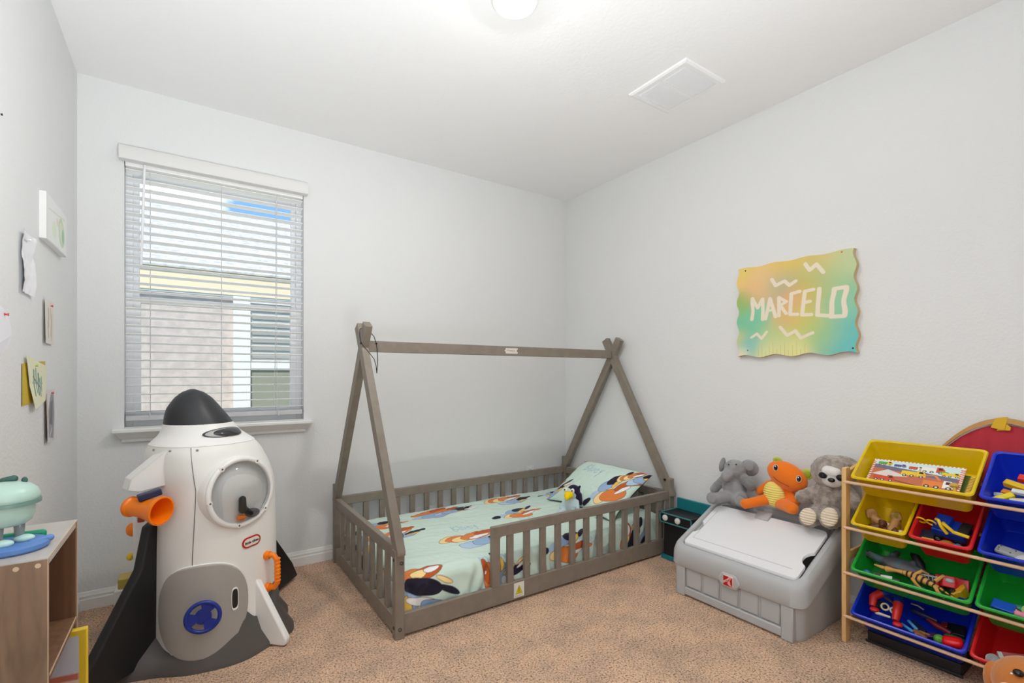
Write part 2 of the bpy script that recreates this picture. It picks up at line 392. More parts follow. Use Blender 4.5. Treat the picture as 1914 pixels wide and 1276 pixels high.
# wall outlet
ot = thing('wall_outlet', 'white electrical outlet on the wall just above the bed rail', 'outlet', (2.386, YB, 0.385))
MB().box((2.350, YB-0.006, 0.325), (2.422, YB, 0.44)).build('cover_plate', m_trim, ot, bevel=0.003)
for z in (0.358, 0.408):
    o = MB().box((2.369, YB-0.009, z-0.016), (2.403, YB-0.005, z+0.016)).build('socket', m_vinyl, ot, bevel=0.004)
    MB().box((2.378, YB-0.0095, z-0.004), (2.380, YB-0.0085, z+0.008)).box((2.391, YB-0.0095, z-0.004), (2.393, YB-0.0085, z+0.008)).build('slots', mat('black_plastic', (22, 22, 24), 0.5), o)

# neighbouring house and ground seen through the window
m_grass = mat('lawn', (120, 130, 90), 0.9, var=(8, (150, 150, 110), .4, .6))
struct(MB().box((-8, YB+T+0.02, -0.5), (10, 16, -0.05)).build('ground', m_grass))
nh = thing('neighbour_house', 'pale house with shingled roof outside, behind the window blind', 'house', (0.5, 7, -0.05))
m_stone = mat('pink_brick', (214, 198, 186), 0.9, var=(12, (200, 184, 174), .4, .6)); m_hwhite = mat('house_trim', (238, 236, 230), 0.7)
MB().box((-7, 6.32, -0.05), (9, 8.5, 2.2)).build('wall', m_stone, nh)
b = MB(); b.box((0.43, 6.24, -0.05), (0.60, 6.33, 2.12)); b.box((0.60, 6.26, 1.28), (1.8, 6.33, 1.36)); b.box((0.60, 6.26, 2.03), (1.8, 6.33, 2.12)); b.build('window_trim', m_hwhite, nh)
b = MB(); b.box((0.60, 6.29, 0.5), (1.8, 6.315, 1.28)); o = b.build('shutter', mat('olive_panel', (150, 150, 132), 0.7), nh)
b = MB(); b.box((0.60, 6.29, 1.36), (1.8, 6.315, 2.03))
o = b.build('window', mat('house_blind', (212, 210, 200), 0.6), nh)
b = MB()
for i in range(7): b.box((0.62, 6.275, 1.40+i*0.09), (1.78, 6.292, 1.43+i*0.09))
b.build('slat_shade', mat('slat_grey', (170, 168, 160), 0.7), nh)
MB().box((-7, 6.235, 2.10), (9, 6.27, 2.36)).build('fascia', mat('tan_fascia', (246, 224, 186), 0.7), nh)
MB().box((-7, 6.245, 2.08), (9, 6.33, 2.12)).build('soffit', m_hwhite, nh)
rf = MB()
sl = (3.80-2.36)/(9-6.2)
for i in range(22):
    y0 = 6.20+i*0.131; z0 = 2.36+(y0-6.20)*sl
    rf.prism([(-7, y0, z0), (-7, y0+0.16, z0+0.16*sl-0.004), (-7, y0+0.16, z0+0.16*sl-0.05), (-7, y0, z0-0.02)], (16, 0, 0))
rf.build('roof', mat('pale_shingles', (206, 203, 196), 0.9, var=(14, (182, 180, 174), .45, .6)), nh)
# ================================================================== BED
m_bed = wood('taupe_paint', (138, 128, 117), (128, 118, 107), (3, 3, 3), 0.5, 0.5, 6)
m_bolt = mat('dark_bolt', (70, 62, 52), 0.35, metal=0.7)
bed = thing('tent_bed', 'taupe wooden house-frame toddler bed with guard rails and ridge beam', 'bed', (1.76, 2.66, 0))
BX0, BX1, BY0, BY1 = 0.778, 2.742, 2.095, 3.225
for x, y in ((BX0, BY0), (BX1-0.045, BY0), (BX0, BY1-0.04), (BX1-0.045, BY1-0.04)):
    zt = 0.405 if (x == BX0 and y == BY0) else 0.50
    MB().box((x, y, 0), (x+0.045, y+0.04, zt)).build('corner_post', m_bed, bed, bevel=0.003)
for y in (BY0+0.008, BY1-0.033):
    MB().box((BX0+0.045, y, 0.012), (BX1-0.045, y+0.024, 0.108)).build('side_rail', m_bed, bed, bevel=0.003)
for x in (BX0+0.008, BX1-0.034):
    MB().box((x, BY0+0.04, 0.012), (x+0.026, BY1-0.04, 0.092)).build('end_rail', m_bed, bed, bevel=0.003)
    MB().box((x-0.002, BY0+0.04, 0.358), (x+0.028, BY1-0.04, 0.412)).build('end_guard_rail', m_bed, bed, bevel=0.003)
MB().box((1.297, BY0+0.006, 0.362), (BX1-0.045, BY0+0.034, 0.418)).build('guard_rail', m_bed, bed, bevel=0.003)
MB().box((BX0+0.045, BY1-0.034, 0.362), (BX1-0.045, BY1-0.006, 0.418)).build('guard_rail', m_bed, bed, bevel=0.003)
MB().box((1.297, BY0+0.006, 0.106), (1.345, BY0+0.034, 0.364)).build('guard_post', m_bed, bed, bevel=0.003)
MB().box((2.655, BY0+0.008, 0.106), (2.697, BY0+0.032, 0.364)).build('guard_post', m_bed, bed, bevel=0.003)
sp = MB().box((-0.0185, -0.010, 0), (0.0185, 0.010, 0.258)).build('spindle', m_bed, bed, bevel=0.002)
sp.location = (1.413, BY0+0.02, 0.106)
for i in range(1, 12): copy_part(sp, bed, (0.1085*i, 0, 0)).name = 'spindle'
for i in range(17): copy_part(sp, bed, (0.88-1.413+0.1085*i, BY1-0.02-BY0-0.02, 0)).name = 'spindle'
se = MB().box((-0.010, -0.0185, 0), (0.010, 0.0185, 0.268)).build('spindle', m_bed, bed, bevel=0.002)
se.location = (BX0+0.02, BY0+0.04+0.115, 0.091)
for i in range(1, 8): copy_part(se, bed, (0, 0.1165*i, 0)).name = 'spindle'
for i in range(8): copy_part(se, bed, (BX1-BX0-0.041, 0.1165*i, 0)).name = 'spindle'
YM, ZX = 2.645, 1.35
for side, x in (('foot', BX0), ('head', BX1-0.045)):
    for k, (yb, zb, sgn) in enumerate(((BY0+0.012, 0.40, 1), (BY1-0.012, 0.40, -1))):
        d = Vector((0, YM-yb, ZX-zb)).normalized(); q = Vector((0, -d.z, d.y))*sgn     # q points outwards
        w = 0.029; base = Vector((0, yb, zb)); L = (ZX-zb)/d.z+0.145
        x0 = x-0.003 if k == 0 else x+0.043
        x0 = (x+0.0235 if side == 'foot' else x-0.014) if k == 0 else (x-0.012 if side == 'foot' else x+0.0235)
        x0 = x+0.0025 if k == 0 else x+0.0035
        # end cuts: bottom outer corner is clipped square, inner edge is cut upright on the post
        pa = base-q*w-d*0.0; pb_ = base+q*w; tp = base+d*L
        pts = [base+q*w*(1)-d*0.0, base-q*w+Vector((0, 0, 0.0)), tp-q*w, tp+q*w]
        pts = [base+q*w-d*0.012, base+q*(w-0.012)-d*0.03, base-q*w-d*0.0, base-q*w+d*0.10, tp-q*w, tp+q*w]
        MB().prism([(x0, p.y, p.z) for p in pts], (0.040, 0, 0)).build('tent_pole', m_bed, bed, bevel=0.003)
MB().box((BX0+0.044, YM-0.016, 1.328), (BX1-0.046, YM+0.016, 1.39)).build('ridge_beam', m_bed, bed, bevel=0.003)
# bolts
for p, ax in (((BX0+0.046, BY0+0.03, 0.46), (1, 0, 0)), ((BX0+0.022, BY0, 0.045), (0, -1, 0)), ((BX0+0.03, BY0, 0.345), (0, -1, 0)), ((BX0, BY0+0.02, 0.36), (-1, 0, 0)), ((BX0, BY0+0.02, 0.05), (-1, 0, 0)), ((BX1-0.05, BY0+0.04, 0.49), (-1, 0, 0))):
    MB().lathe(p, ax, [(-0.004, 0.0085), (0.0015, 0.0085), (0.002, 0.006), (-0.001, 0.004)], 14).build('bolt', m_bolt, bed, smooth=True)
# labels on the bed
Wt = lambda u, v: Vector((1.430+u*0.066, BY0+0.0068, 0.022+v*0.078))
o = sheet('warning_label', Wt, 34, 40, lin((225, 225, 220)), [('p', [(.12, .2), (.88, .2), (.5, .85)], (196, 186, 40)), ('l', [(.5, .65), (.5, .42)], .05, (90, 88, 30)), ('e', .5, .31, .03, .03, 0, (90, 88, 30)),
    ('l', [(.1, .12), (.9, .12)], .03, (150, 150, 145)), ('l', [(.1, .06), (.7, .06)], .02, (150, 150, 145))], attr_mat('printed_paper', 0.6), bed)
o['label'] = 'white label with yellow warning triangle'
Lb = lambda u, v: Vector((1.72+u*0.095+(0.006*math.sin(v*9) if u in (0, 1) else 0), YM-0.0168, 1.342+v*0.036))
o = sheet('paper_label', Lb, 40, 16, lin((222, 214, 204)), [('l', [(.15, .6), (.3, .6)], .1, (150, 150, 140)), ('l', [(.4, .5), (.58, .5)], .14, (160, 155, 150)), ('l', [(.66, .5), (.8, .5)], .1, (150, 150, 148))], attr_mat('printed_paper'), bed)
o['label'] = 'torn whitish sticker'
# black string looped over the foot end of the tent
b = MB()
b.tube([(0.775, 2.62, 1.45), (0.768, 2.60, 1.43), (0.763, 2.58, 1.40), (0.765, 2.565, 1.37), (0.776, 2.55, 1.35), (0.80, 2.53, 1.315), (0.82, 2.52, 1.285), (0.83, 2.52, 1.25), (0.834, 2.52, 1.21)], 0.0022, 6)
b.tube([(0.828, 2.60, 1.43), (0.838, 2.58, 1.41), (0.842, 2.56, 1.38), (0.844, 2.545, 1.34), (0.842, 2.53, 1.28), (0.834, 2.52, 1.21)], 0.0022, 6)
b.ell((0.765, 2.565, 1.37), 0.006, n=8, m=6); b.ell((0.843, 2.555, 1.37), 0.006, n=8, m=6); b.tube([(0.775, 2.62, 1.45), (0.80, 2.64, 1.462), (0.828, 2.60, 1.43)], 0.0022, 6)
tag(b.build('string_loop', mat('black_cord', (25, 25, 25), 0.8), smooth=True), 'thin black string looped around the left peak of the tent bed', 'string')

# mattress and duvet
ms = MB().box((BX0+0.05, BY0+0.055, 0.03), (BX1-0.05, BY1-0.05, 0.20)).build('mattress', mat('mattress_white', (225, 225, 225), 0.9), bevel=0.03, seg=4)
tag(ms, 'thin mattress under the mint bedding inside the tent bed', 'mattress')
DX0, DX1, DY0, DY1, DZ = 0.828, 2.690, 2.136, 3.172, 0.262
NAVY, ORG, CRM, BLU, WHT, PALE, DKR, YEL = (38, 34, 52), (222, 128, 66), (246, 214, 150), (150, 178, 212), (238, 236, 238), (176, 200, 224), (190, 92, 44), (236, 196, 92)
MINT = (204, 224, 213)
def motif(cx, cy, s=1.0, a=0.0, kind=0, flip=1):
    """a plain abstract motif of overlapping rounded blots"""
    c, sn = math.cos(a), math.sin(a); S = []
    def e(x, y, rx, ry, r, col, ol=True):
        x, y = x*s, y*s*flip; X, Y = cx+x*c-y*sn, cy+x*sn+y*c
        if ol: S.append(('e', X, Y, rx*s+0.003, ry*s+0.003, a+r*flip, (110, 80, 60) if col != NAVY else NAVY))
        S.append(('e', X, Y, rx*s, ry*s, a+r*flip, col))
    if kind == 0:
        e(-.13, -.03, .07, .03, .1, PALE); e(-.05, -.04, .09, .045, 0, BLU); e(-.08, .04, .10, .032, .12, ORG); e(.01, .07, .06, .025, .3, DKR)
        e(.06, -.01, .06, .03, .3, NAVY); e(.02, -.05, .05, .014, 0, YEL); e(.12, .02, .05, .012, .25, NAVY); e(.13, -.02, .06, .011, -.1, WHT); e(.12, -.045, .035, .008, 0, CRM)
    elif kind == 1:
        e(-.15, 0, .03, .014, 0, NAVY); e(-.08, .0, .04, .03, 0, PALE, False); e(-.06, -.03, .055, .03, .2, CRM); e(0, -.05, .075, .04, -.2, ORG); e(-.01, .03, .05, .03, .2, BLU); e(.05, .045, .05, .025, .1, NAVY)
        e(.06, .02, .05, .010, .4, YEL); e(.08, -.02, .06, .020, .1, DKR); e(.06, -.045, .05, .010, .1, WHT); e(.13, .05, .045, .011, .6, NAVY); e(.14, -.03, .035, .009, 0, ORG)
    elif kind == 2:
        e(-.14, .04, .05, .03, .6, CRM); e(-.09, .03, .06, .035, 0, ORG); e(-.07, .02, .05, .028, 0, CRM); e(.03, .03, .10, .036, .1, ORG); e(.09, .055, .07, .020, .2, DKR); e(.03, .012, .06, .012, .1, WHT)
        e(-.04, -.06, .08, .034, 0, PALE); e(.04, -.05, .08, .038, 0, BLU); e(.12, -.02, .06, .020, .2, NAVY); e(.10, -.05, .045, .010, 0, YEL); e(.17, -.01, .03, .012, .2, NAVY)
    else:
        e(-.11, -.04, .09, .075, .3, BLU); e(-.06, .09, .06, .032, .2, ORG); e(.03, .08, .075, .034, .15, DKR); e(-.02, .075, .04, .02, .1, CRM); e(.05, .085, .04, .018, .1, WHT)
        e(-.01, .01, .10, .040, -.3, NAVY); e(-.09, -.08, .026, .07, .15, YEL); e(-.01, -.06, .09, .018, -.3, WHT); e(.05, -.09, .07, .024, -.3, BLU); e(.01, -.115, .07, .014, -.3, NAVY); e(.12, -.03, .06, .014, -.5, NAVY); e(.10, .02, .045, .010, -.5, CRM)
    return S
def scrib(cx, cy, s, a):
    c, sn = math.cos(a), math.sin(a); f = lambda p: [(cx+(x*c-y*sn)*s, cy+(x*sn+y*c)*s) for x, y in p]; K = (168, 196, 208); w = 0.010*s/0.1
    L = [[(0, 0), (0, 1), (.4, .85), (0, .55), (.45, .3), (0, 0)], [(.62, 0), (.62, 1)], [(.8, .6), (.82, .15), (1.1, .15), (1.15, .6)], [(1.35, .35), (1.7, .4), (1.5, .62), (1.33, .3), (1.5, .03), (1.75, .12)], [(1.9, .6), (2.05, .2), (2.25, .6), (1.95, -.4)]]
    return [('l', f([((x-1.1), y-.4) for x, y in p]), w, K) for p in L]
def top(px, py):
    p = onZ(px, py, DZ); return p.x, p.y
def front(px, py):
    p = onY(px, py, DY0); return p.x, DY0-(DZ-p.z)
SH = []
def put(px, py, s, a, kind, flip=1, f=top):
    x, y = f(px, py); SH.extend(motif(x, y, s, a, kind, flip))
for (px, py, s, f) in ((868, 985, .075, top), (910, 932, .06, top), (985, 967, .05, top), (925, 1035, .07, top), (1100, 1000, .06, front), (1045, 1060, .06, front)):
    x, y = f(px, py); SH.extend(scrib(x, y, s, 0.15))
put(825, 957, 1.15, 0.02, 0); put(965, 958, 1.1, 0.05, 1); put(888, 1003, 1.15, 0.02, 2); put(735, 1000, 1.0, 0.02, 2); put(1035, 922, .9, 0.05, 1, 1)
put(795, 1085, 1.05, 0.0, 3, 1, front); put(925, 1078, .9, 1.57, 2, 1, front); put(955, 1065, .8, 0.5, 0, -1, front); put(1060, 1008, 1.1, 0, 1, 1, front); put(1185, 1000, .9, 1.2, 3, 1, front); put(1125, 960, .8, 0, 2, 1, top); put(1050, 965, .6, 0, 1, -1, top)
SH += motif(1.0, 2.95, 1.0, 0.1, 1)+motif(0.74, 2.4, 0.9, 1.5, 0)+motif(0.74, 2.75, 0.9, 1.5, 3)+motif(0.745, 3.05, .8, 1.5, 1)+motif(2.0, 3.02, 1.0, 0, 2)+motif(1.55, 3.0, .9, .05, 0)
EX, EY = 0.165, 0.155
def duvet(u, v):
    a = DX0-EX+u*(DX1-DX0+2*EX); b_ = DY0-EY+v*(DY1-DY0+2*EY)
    r = 0.055
    def edge(t, lo, hi, top_):
        # t: unrolled coordinate; returns position and drop, with a rounded shoulder
        if t < lo+r:
            k = lo+r-t
            if k < r*PI/2: an = k/r; return lo+r-r*math.sin(an), r-r*math.cos(an)
            return lo-0.25*(k-r*PI/2)*0.0, r+(k-r*PI/2)
        if t > hi-r:
            k = t-(hi-r)
            if k < r*PI/2: an = k/r; return hi-r+r*math.sin(an), r-r*math.cos(an)
            return hi, r+(k-r*PI/2)
        return t, 0.0
    x, dx = edge(a, DX0, DX1, 0); y, dy = edge(b_, DY0, DY1, 0)
    drop = math.hypot(dx, dy); 
    P = Vector((a*3.0, b_*5.0, 0)); nn = noise.noise(P)
    h = 0.012*nn+0.007*noise.noise(Vector((a*7, b_*20, 3)))+0.003*noise.noise(Vector((a*30+b_*18, b_*26, 8)))
    # long drawn folds at the near edge
    s_ = min(1.0, dy/0.05) if b_ < (DY0+DY1)/2 else 0
    fold = (0.007*math.sin(a*46+9*noise.noise(Vector((a*4, b_*4, 1))))+0.010*noise.noise(Vector((a*11+b_*9, b_*3, 7))))*s_
    sag = 0.020*max(0, 1-abs(a-1.3)/0.9)*max(0, 1-(b_-DY0+0.1)/0.6)
    z = DZ-drop+h*(1-0.6*min(1, drop/0.1))-sag
    y2 = y+(fold if s_ else 0)+max(0, 0.02*nn*s_)
    y2 = max(y2, DY0-0.004) if s_ else y2
    return Vector((x+(0.006*math.sin(b_*50)*min(1, dx/0.05)), y2, max(z, 0.095)))
NU, NV = 700, 430
us = np.linspace(0, 1, NU); vs = np.linspace(0, 1, NV)
b = MB(); b.grid([[duvet(u, v) for v in vs] for u in us])
m_duv = attr_mat('bedding_cotton', 0.85, 0.15, bump=(9, 0.15, 0.01), sheen=0.1)
dv = b.build('duvet', m_duv, smooth=True, auto=False)
U, V = np.meshgrid(DX0-EX+us*(DX1-DX0+2*EX), DY0-EY+vs*(DY1-DY0+2*EY), indexing='ij')
set_print(dv, paint(U, V, lin(MINT), SH))
tag(dv, 'mint green duvet with orange, blue and navy blot print on the tent bed', 'duvet')

# pillow
pc = Vector((2.435, 2.535, 0.405)); pu = Vector((0, -1, 0)); pv = Vector((0.375, 0, 0.245)).normalized(); pn = pu.cross(pv)
if pn.z < 0: pn = -pn
PWd, PHt = 0.68, 0.46
def pillow_pt(u, v, side):
    s, t = 2*u-1, 2*v-1
    e = max(0, (1-abs(s)**2.6))**0.5*max(0, (1-abs(t)**2.6))**0.5
    cx = s*PWd/2*(1-0.07*(1-abs(t)**2)*abs(s)**3); cy = t*PHt/2*(1-0.09*(1-abs(s)**2)*abs(t)**3)
    w = 0.006*noise.noise(Vector((s*4, t*3, 1)))+0.004*noise.noise(Vector((s*9, t*9, 5)))
    return pc+pu*cx+pv*cy+pn*(side*(0.062*e+w*e)-0.02*s*s)
b = MB(); N1, N2 = 230, 160
us = np.linspace(0, 1, N1); vs = np.linspace(0, 1, N2)
b.grid([[pillow_pt(u, v, 1) for v in vs] for u in us]); b.grid([[pillow_pt(u, v, -1) for v in vs] for u in us])
pl = b.build('pillow', m_duv, smooth=True, auto=False)
U, V = np.meshgrid(us*PWd, vs*PHt, indexing='ij')
sh = motif(.53, .20, 1.25, 1.0, 1)+motif(.06, .10, .8, 0.6, 0)+motif(.02, .42, .5, .8, 2)+motif(.62, .38, .7, 1.0, 2)+scrib(.27, .33, .085, -0.08)
c1 = paint(U, V, lin((204, 226, 214)), sh); c2 = paint(U, V, lin((40, 60, 68)), [])
set_print(pl, np.concatenate([c1.reshape(-1, 3), c2.reshape(-1, 3)]))
tag(pl, 'mint pillow with orange and navy blot print leaning on the bed head', 'pillow')

# plush bird on the bed
bx, by, bz = 2.165, 2.49, 0.262
bird = thing('plush_bird', 'small pale blue plush bird with yellow beak sitting before the pillow', 'plush toy', (bx, by, bz))
m_pb = mat('pale_blue_plush', (190, 208, 214), 0.9, 0.1, bump=(260, 0.3, 0.002), sheen=0.3)
m_nv = mat('navy_plush', (40, 34, 58), 0.9, 0.1, sheen=0.2); m_ye = mat('yellow_felt', (244, 206, 22), 0.85, 0.1)
m_bk = mat('black_bead', (10, 10, 12), 0.15); m_wf = mat('white_felt', (235, 235, 235), 0.9)
fd = Vector((-0.93, -0.36, 0)); sd_ = Vector((-fd.y, fd.x, 0))     # facing the camera
A = lambda f, s, z: Vector((bx, by, bz))+fd*f+sd_*s+Vector((0, 0, z))
b = MB(); b.ell(A(0, 0, 0.062), (0.05, 0.05, 0.062)).ell(A(0.0, 0, 0.135), (0.042, 0.042, 0.04))
b.cap(A(.02, -.03, .02), A(.09, -.045, .016), .02, .018).cap(A(.02, .03, .02), A(.085, .06, .016), .02, .018)
b.cap(A(0, .045, .085), A(.03, .068, .035), .014, .012).cap(A(0, -.045, .085), A(.035, -.062, .035), .014, .012)
b.build('body', m_pb, bird, remesh=0.004, sm=6)
b = MB(); b.ell(A(-0.018, .01, 0.150), (0.044, 0.045, 0.042)); b.cap(A(-.02, .035, .16), A(-.02, .055, .185), .016, .008).cap(A(-.025, .04, .12), A(-.035, .05, .07), .028, .018)
b.build('hood', m_nv, bird, remesh=0.004, sm=4)
b = MB(); b.ell(A(0.05, 0.008, 0.135), (0.032, 0.032, 0.026)).cap(A(.055, .01, .135), A(.085, .012, .122), .024, .014); b.build('beak', m_ye, bird, remesh=0.003, sm=4)
for s in (-.024, .03):
    o = MB().ell(A(0.035, s, 0.163), (0.012, 0.013, 0.016)).build('eye', m_wf, bird, smooth=True); MB().ell(A(0.047, s, 0.165), 0.0055, n=10, m=8).build('pupil', m_bk, o, smooth=True)

# ================================================================== ROCKET PLAYHOUSE
m_rw = mat('rocket_white', (236, 235, 231), 0.42, 0.45, bump=(180, 0.12, 0.001))
m_rc = mat('rocket_cream', (238, 237, 235), 0.4, 0.45)
m_rg = mat('door_grey', (165, 161, 155), 0.5, 0.4, bump=(160, 0.15, 0.001))
m_rd = mat('base_grey', (88, 83, 80), 0.55, 0.35, bump=(160, 0.15, 0.001))
m_rk = mat('rocket_black', (26, 26, 27), 0.42, 0.45); m_no = mat('nose_black', (48, 49, 52), 0.42, 0.4)
m_or = mat('orange_plastic', (250, 130, 10), 0.35, 0.5); m_bl = mat('blue_plastic', (18, 44, 140), 0.3, 0.5)
RC = Vector((0.098, 2.60, 0))
rk = thing('rocket_playhouse', 'white toy rocket play centre with black nose, fins and grey round door', 'toy rocket', RC)
PH0 = math.radians(-15+45)
def rad(z):
    pr = [(0.0, .250), (0.1, .250), (0.5, .246), (0.7, .240), (0.80, .232), (0.86, .222), (0.895, .210), (0.905, .200), (0.92, .184), (0.94, .163), (0.965, .146), (0.985, .136), (1.02, .122), (1.06, .101), (1.10, .071), (1.125, .040), (1.138, 0.006)]
    for (a, ra), (b_, rb) in zip(pr, pr[1:]):
        if z <= b_: t = max(0, (z-a)/(b_-a)); return ra+(rb-ra)*t
    return pr[-1][1]
def cen(z):
    t = max(0, min(1, (z-0.72)/0.33)); return Vector((RC.x-0.066*t-0.012*max(0, (z-.98)/.15), RC.y+0.0*t, 0))
def surf(th, z, off=0.0):
    """th: angle from -Y towards +X"""
    n_ = 2.8-0.8*max(0, min(1, (z-0.78)/0.17)); a = th-PH0
    k = (abs(math.cos(a))**n_+abs(math.sin(a))**n_)**(-1/n_); r = rad(z)*k+off
    k2 = 0.96
    return cen(z)+Vector((math.sin(th)*r*k2, -math.cos(th)*r*k2, z))
def loft(b, z0, z1, nz, off=0.0, n=96, cap=(True, True)):
    b.rings([[surf(2*PI*i/n, z0+(z1-z0)*k/nz, off) for i in range(n)] for k in range(nz+1)], cap)
b = MB(); loft(b, 0.03, 0.902, 40); b.build('body', m_rw, rk, smooth=True)
b = MB(); zs = [0.900, 0.902, 0.905, 0.912, 0.92, 0.93, 0.94, 0.95, 0.965, 0.975, 0.987]
b.rings([[surf(2*PI*i/96, z, 0.003 if z > 0.901 else 0.0005) for i in range(96)] for z in zs]); b.build('collar', m_rc, rk, smooth=True)
b = MB(); zs = [0.985+0.153*math.sin(PI/2*k/16) for k in range(17)]
b.rings([[surf(2*PI*i/64, z, 0.003) for i in range(64)] for z in zs]); b.build('nose_cone', m_no, rk, smooth=True)
b = MB()      # front seam
th = math.radians(-18)
sth = lambda z: th+math.radians(4)*max(0, min(1, (z-0.45)/0.45))
b.rings([[surf(sth(z)-0.006, z, -0.002), surf(sth(z)-0.006, z, 0.001), surf(sth(z)+0.006, z, 0.001), surf(sth(z)+0.006, z, -0.002)] for z in [0.04+0.858*k/30 for k in range(31)]])
b.build('seam', mat('seam_grey', (120, 118, 115), 0.6), rk)
def drape(fn, rr, nphi=64, off=0.004, th0=0, z0=0, edge=0.0):
    """fn(phi) -> (dtheta, dz) outline; returns rings"""
    R = []
    for r, o_ in rr:
        R.append([surf(th0+fn(2*PI*i/nphi)[0]*r, z0+fn(2*PI*i/nphi)[1]*r, o_) for i in range(nphi)])
    return R
def sup(a, b_, n_):
    def f(p):
        c, s = math.cos(p), math.sin(p); k = (abs(c)**n_+abs(s)**n_)**(-1/n_); return c*k*a, s*k*b_
    return f
DT, DZc = math.radians(-11), 0.232
door_f = sup(math.radians(41), 0.190, 2.25)
b = MB(); b.rings(drape(door_f, [(1.0, -0.003), (1.0, 0.008), (0.985, 0.011), (0.9, 0.012), (0.7, 0.012), (0.5, 0.012), (0.3, 0.012), (0.1, 0.012), (0.01, 0.012)], 80, 0, DT, DZc), (False, True))
dr = b.build('door', m_rg, rk, smooth=True)
b = MB(); b.rings(drape(door_f, [(1.0, -0.003), (1.0, 0.006), (1.02, 0.007), (1.025, 0.004), (1.03, -0.003)], 80, 0, DT, DZc), (False, False)); b.build('door_frame', m_rc, rk, smooth=True)
def nrm(th, z):
    e = 0.01; a = surf(th+e, z)-surf(th-e, z); c = surf(th, z+e)-surf(th, z-e); return a.cross(c).normalized() if a.cross(c).dot(surf(th, z)-cen(z)-Vector((0, 0, z))) > 0 else -a.cross(c).normalized()
# wheel on the door
wt, wz = math.radians(-9), 0.230
wc = surf(wt, wz, 0.012); wn = nrm(wt, wz); wx = Vector((0, 0, 1)).cross(wn).normalized(); wy = wn.cross(wx)
b = MB(); c0 = wc+wn*0.036; b.torus(c0, wn, 0.058, 0.008, 40, 10)
b.lathe(wc, wn, [(0, 0.018), (0.02, 0.016), (0.026, 0.03), (0.034, 0.03), (0.036, 0.02)], 28)
for k in range(3):
    a0 = math.radians(35+120*k); P = []
    for m_ in range(9):
        a = a0+math.radians(62)*m_/8; P.append(c0-wn*0.004+(wx*math.cos(a)+wy*math.sin(a))*0.054)
    Q = [c0-wn*0.006+(wx*math.cos(a0+math.radians(62)*m_/8)+wy*math.sin(a0+math.radians(62)*m_/8))*0.02 for m_ in range(8, -1, -1)]
    b.prism(P+Q, wn*0.008)
w_ = b.build('valve_wheel', m_bl, dr, smooth=True); w_['label'] = 'blue wheel with three openings'
# slot
st_, sz_ = math.radians(16), 0.252
slf = lambda a, b_: (lambda p: sup(a, b_, 3.2)(p))
b = MB(); b.rings(drape(slf(0.058, 0.048), [(1.0, 0.011), (1.0, 0.0145), (0.86, 0.0145), (0.82, 0.011)], 40, 0, st_, sz_), (False, False)); b.build('slot_rim', m_rc, dr, smooth=True)
b = MB(); b.rings(drape(slf(0.058, 0.048), [(0.86, 0.0122), (0.4, 0.0122), (0.01, 0.0122)], 40, 0, st_, sz_), (False, True)); b.build('hand_slot', m_rk, dr)
# hinge
for z in (0.31, 0.12):
    p = surf(math.radians(-63), z, 0.008); MB().cyl(p-Vector((0, 0, .022)), p+Vector((0, 0, .022)), 0.011, 14).build('hinge_cap', m_rc, rk, smooth=True)
p = surf(math.radians(-63), 0.215, 0.006); MB().cyl(p-Vector((0, 0, .085)), p+Vector((0, 0, .085)), 0.009, 14).build('hinge_pin', m_rg, rk, smooth=True)
# bubble window
bt, bzc = math.radians(23.5), 0.695
bn = nrm(bt, bzc); bc = surf(bt, bzc, -0.016); bx_ = Vector((0, 0, 1)).cross(bn).normalized(); by_ = bn.cross(bx_)
b = MB(); b.lathe(bc, bn, [(-0.05, 0.156), (0.010, 0.154), (0.018, 0.148), (0.020, 0.138), (0.014, 0.134)], 56, cap=(False, False)); b.build('window_boss', m_rw, rk, smooth=True)
b = MB(); b.torus(bc+bn*0.020, bn, 0.141, 0.0115, 56, 12); o = b.build('window_ring', m_rc, rk, smooth=True)
for a in (60, 128, 188, 262, 318):
    a = math.radians(a); p = bc+bn*0.030+(bx_*math.cos(a)+by_*math.sin(a))*0.141
    MB().lathe(p-bn*0.006, bn, [(0, 0.012), (0.008, 0.010), (0.008, 0.004), (0.005, 0.003)], 14).build('screw_boss', m_rc, o, smooth=True)
    MB().lathe(p, bn, [(0, 0.0045), (0.0028, 0.004)], 10).build('screw', mat('screw_grey', (110, 110, 110), 0.4, metal=0.6), o)
m_dome = glass_mat('bubble_plastic', (0.90, 0.91, 0.92), 0.16, 0.06)
b = MB(); b.lathe(bc+bn*0.018, bn, [(0.062*math.sin(PI/2*k/12), max(0.133*math.cos(PI/2*k/12), 0.0005)) for k in range(13)], 56, cap=(False, False)); b.build('bubble_window', m_dome, rk, smooth=True)
MB().lathe(bc+bn*0.004, bn, [(0, 0.136), (0.004, 0.136)], 48).build('window_back', mat('window_inside', (224, 224, 222), 0.6), rk)
q = lambda a, b_, c_: bc+bn*c_+bx_*a+by_*b_
o = MB().cap(q(-.005, -.03, .035), q(-.005, -.075, .035), .014, .016).cap(q(0, -.075, .035), q(.035, -.1, .03), .016, .01).build('joystick', m_rk, rk, smooth=True)
MB().ell(q(-.01, -.108, .03), (.02, .012, .012)).build('knob', m_or, rk, smooth=True)
MB().ell(q(.045, -.10, .024), (.03, .012, .02)).build('dial', mat('dial_grey', (110, 110, 112), 0.4), rk, smooth=True)
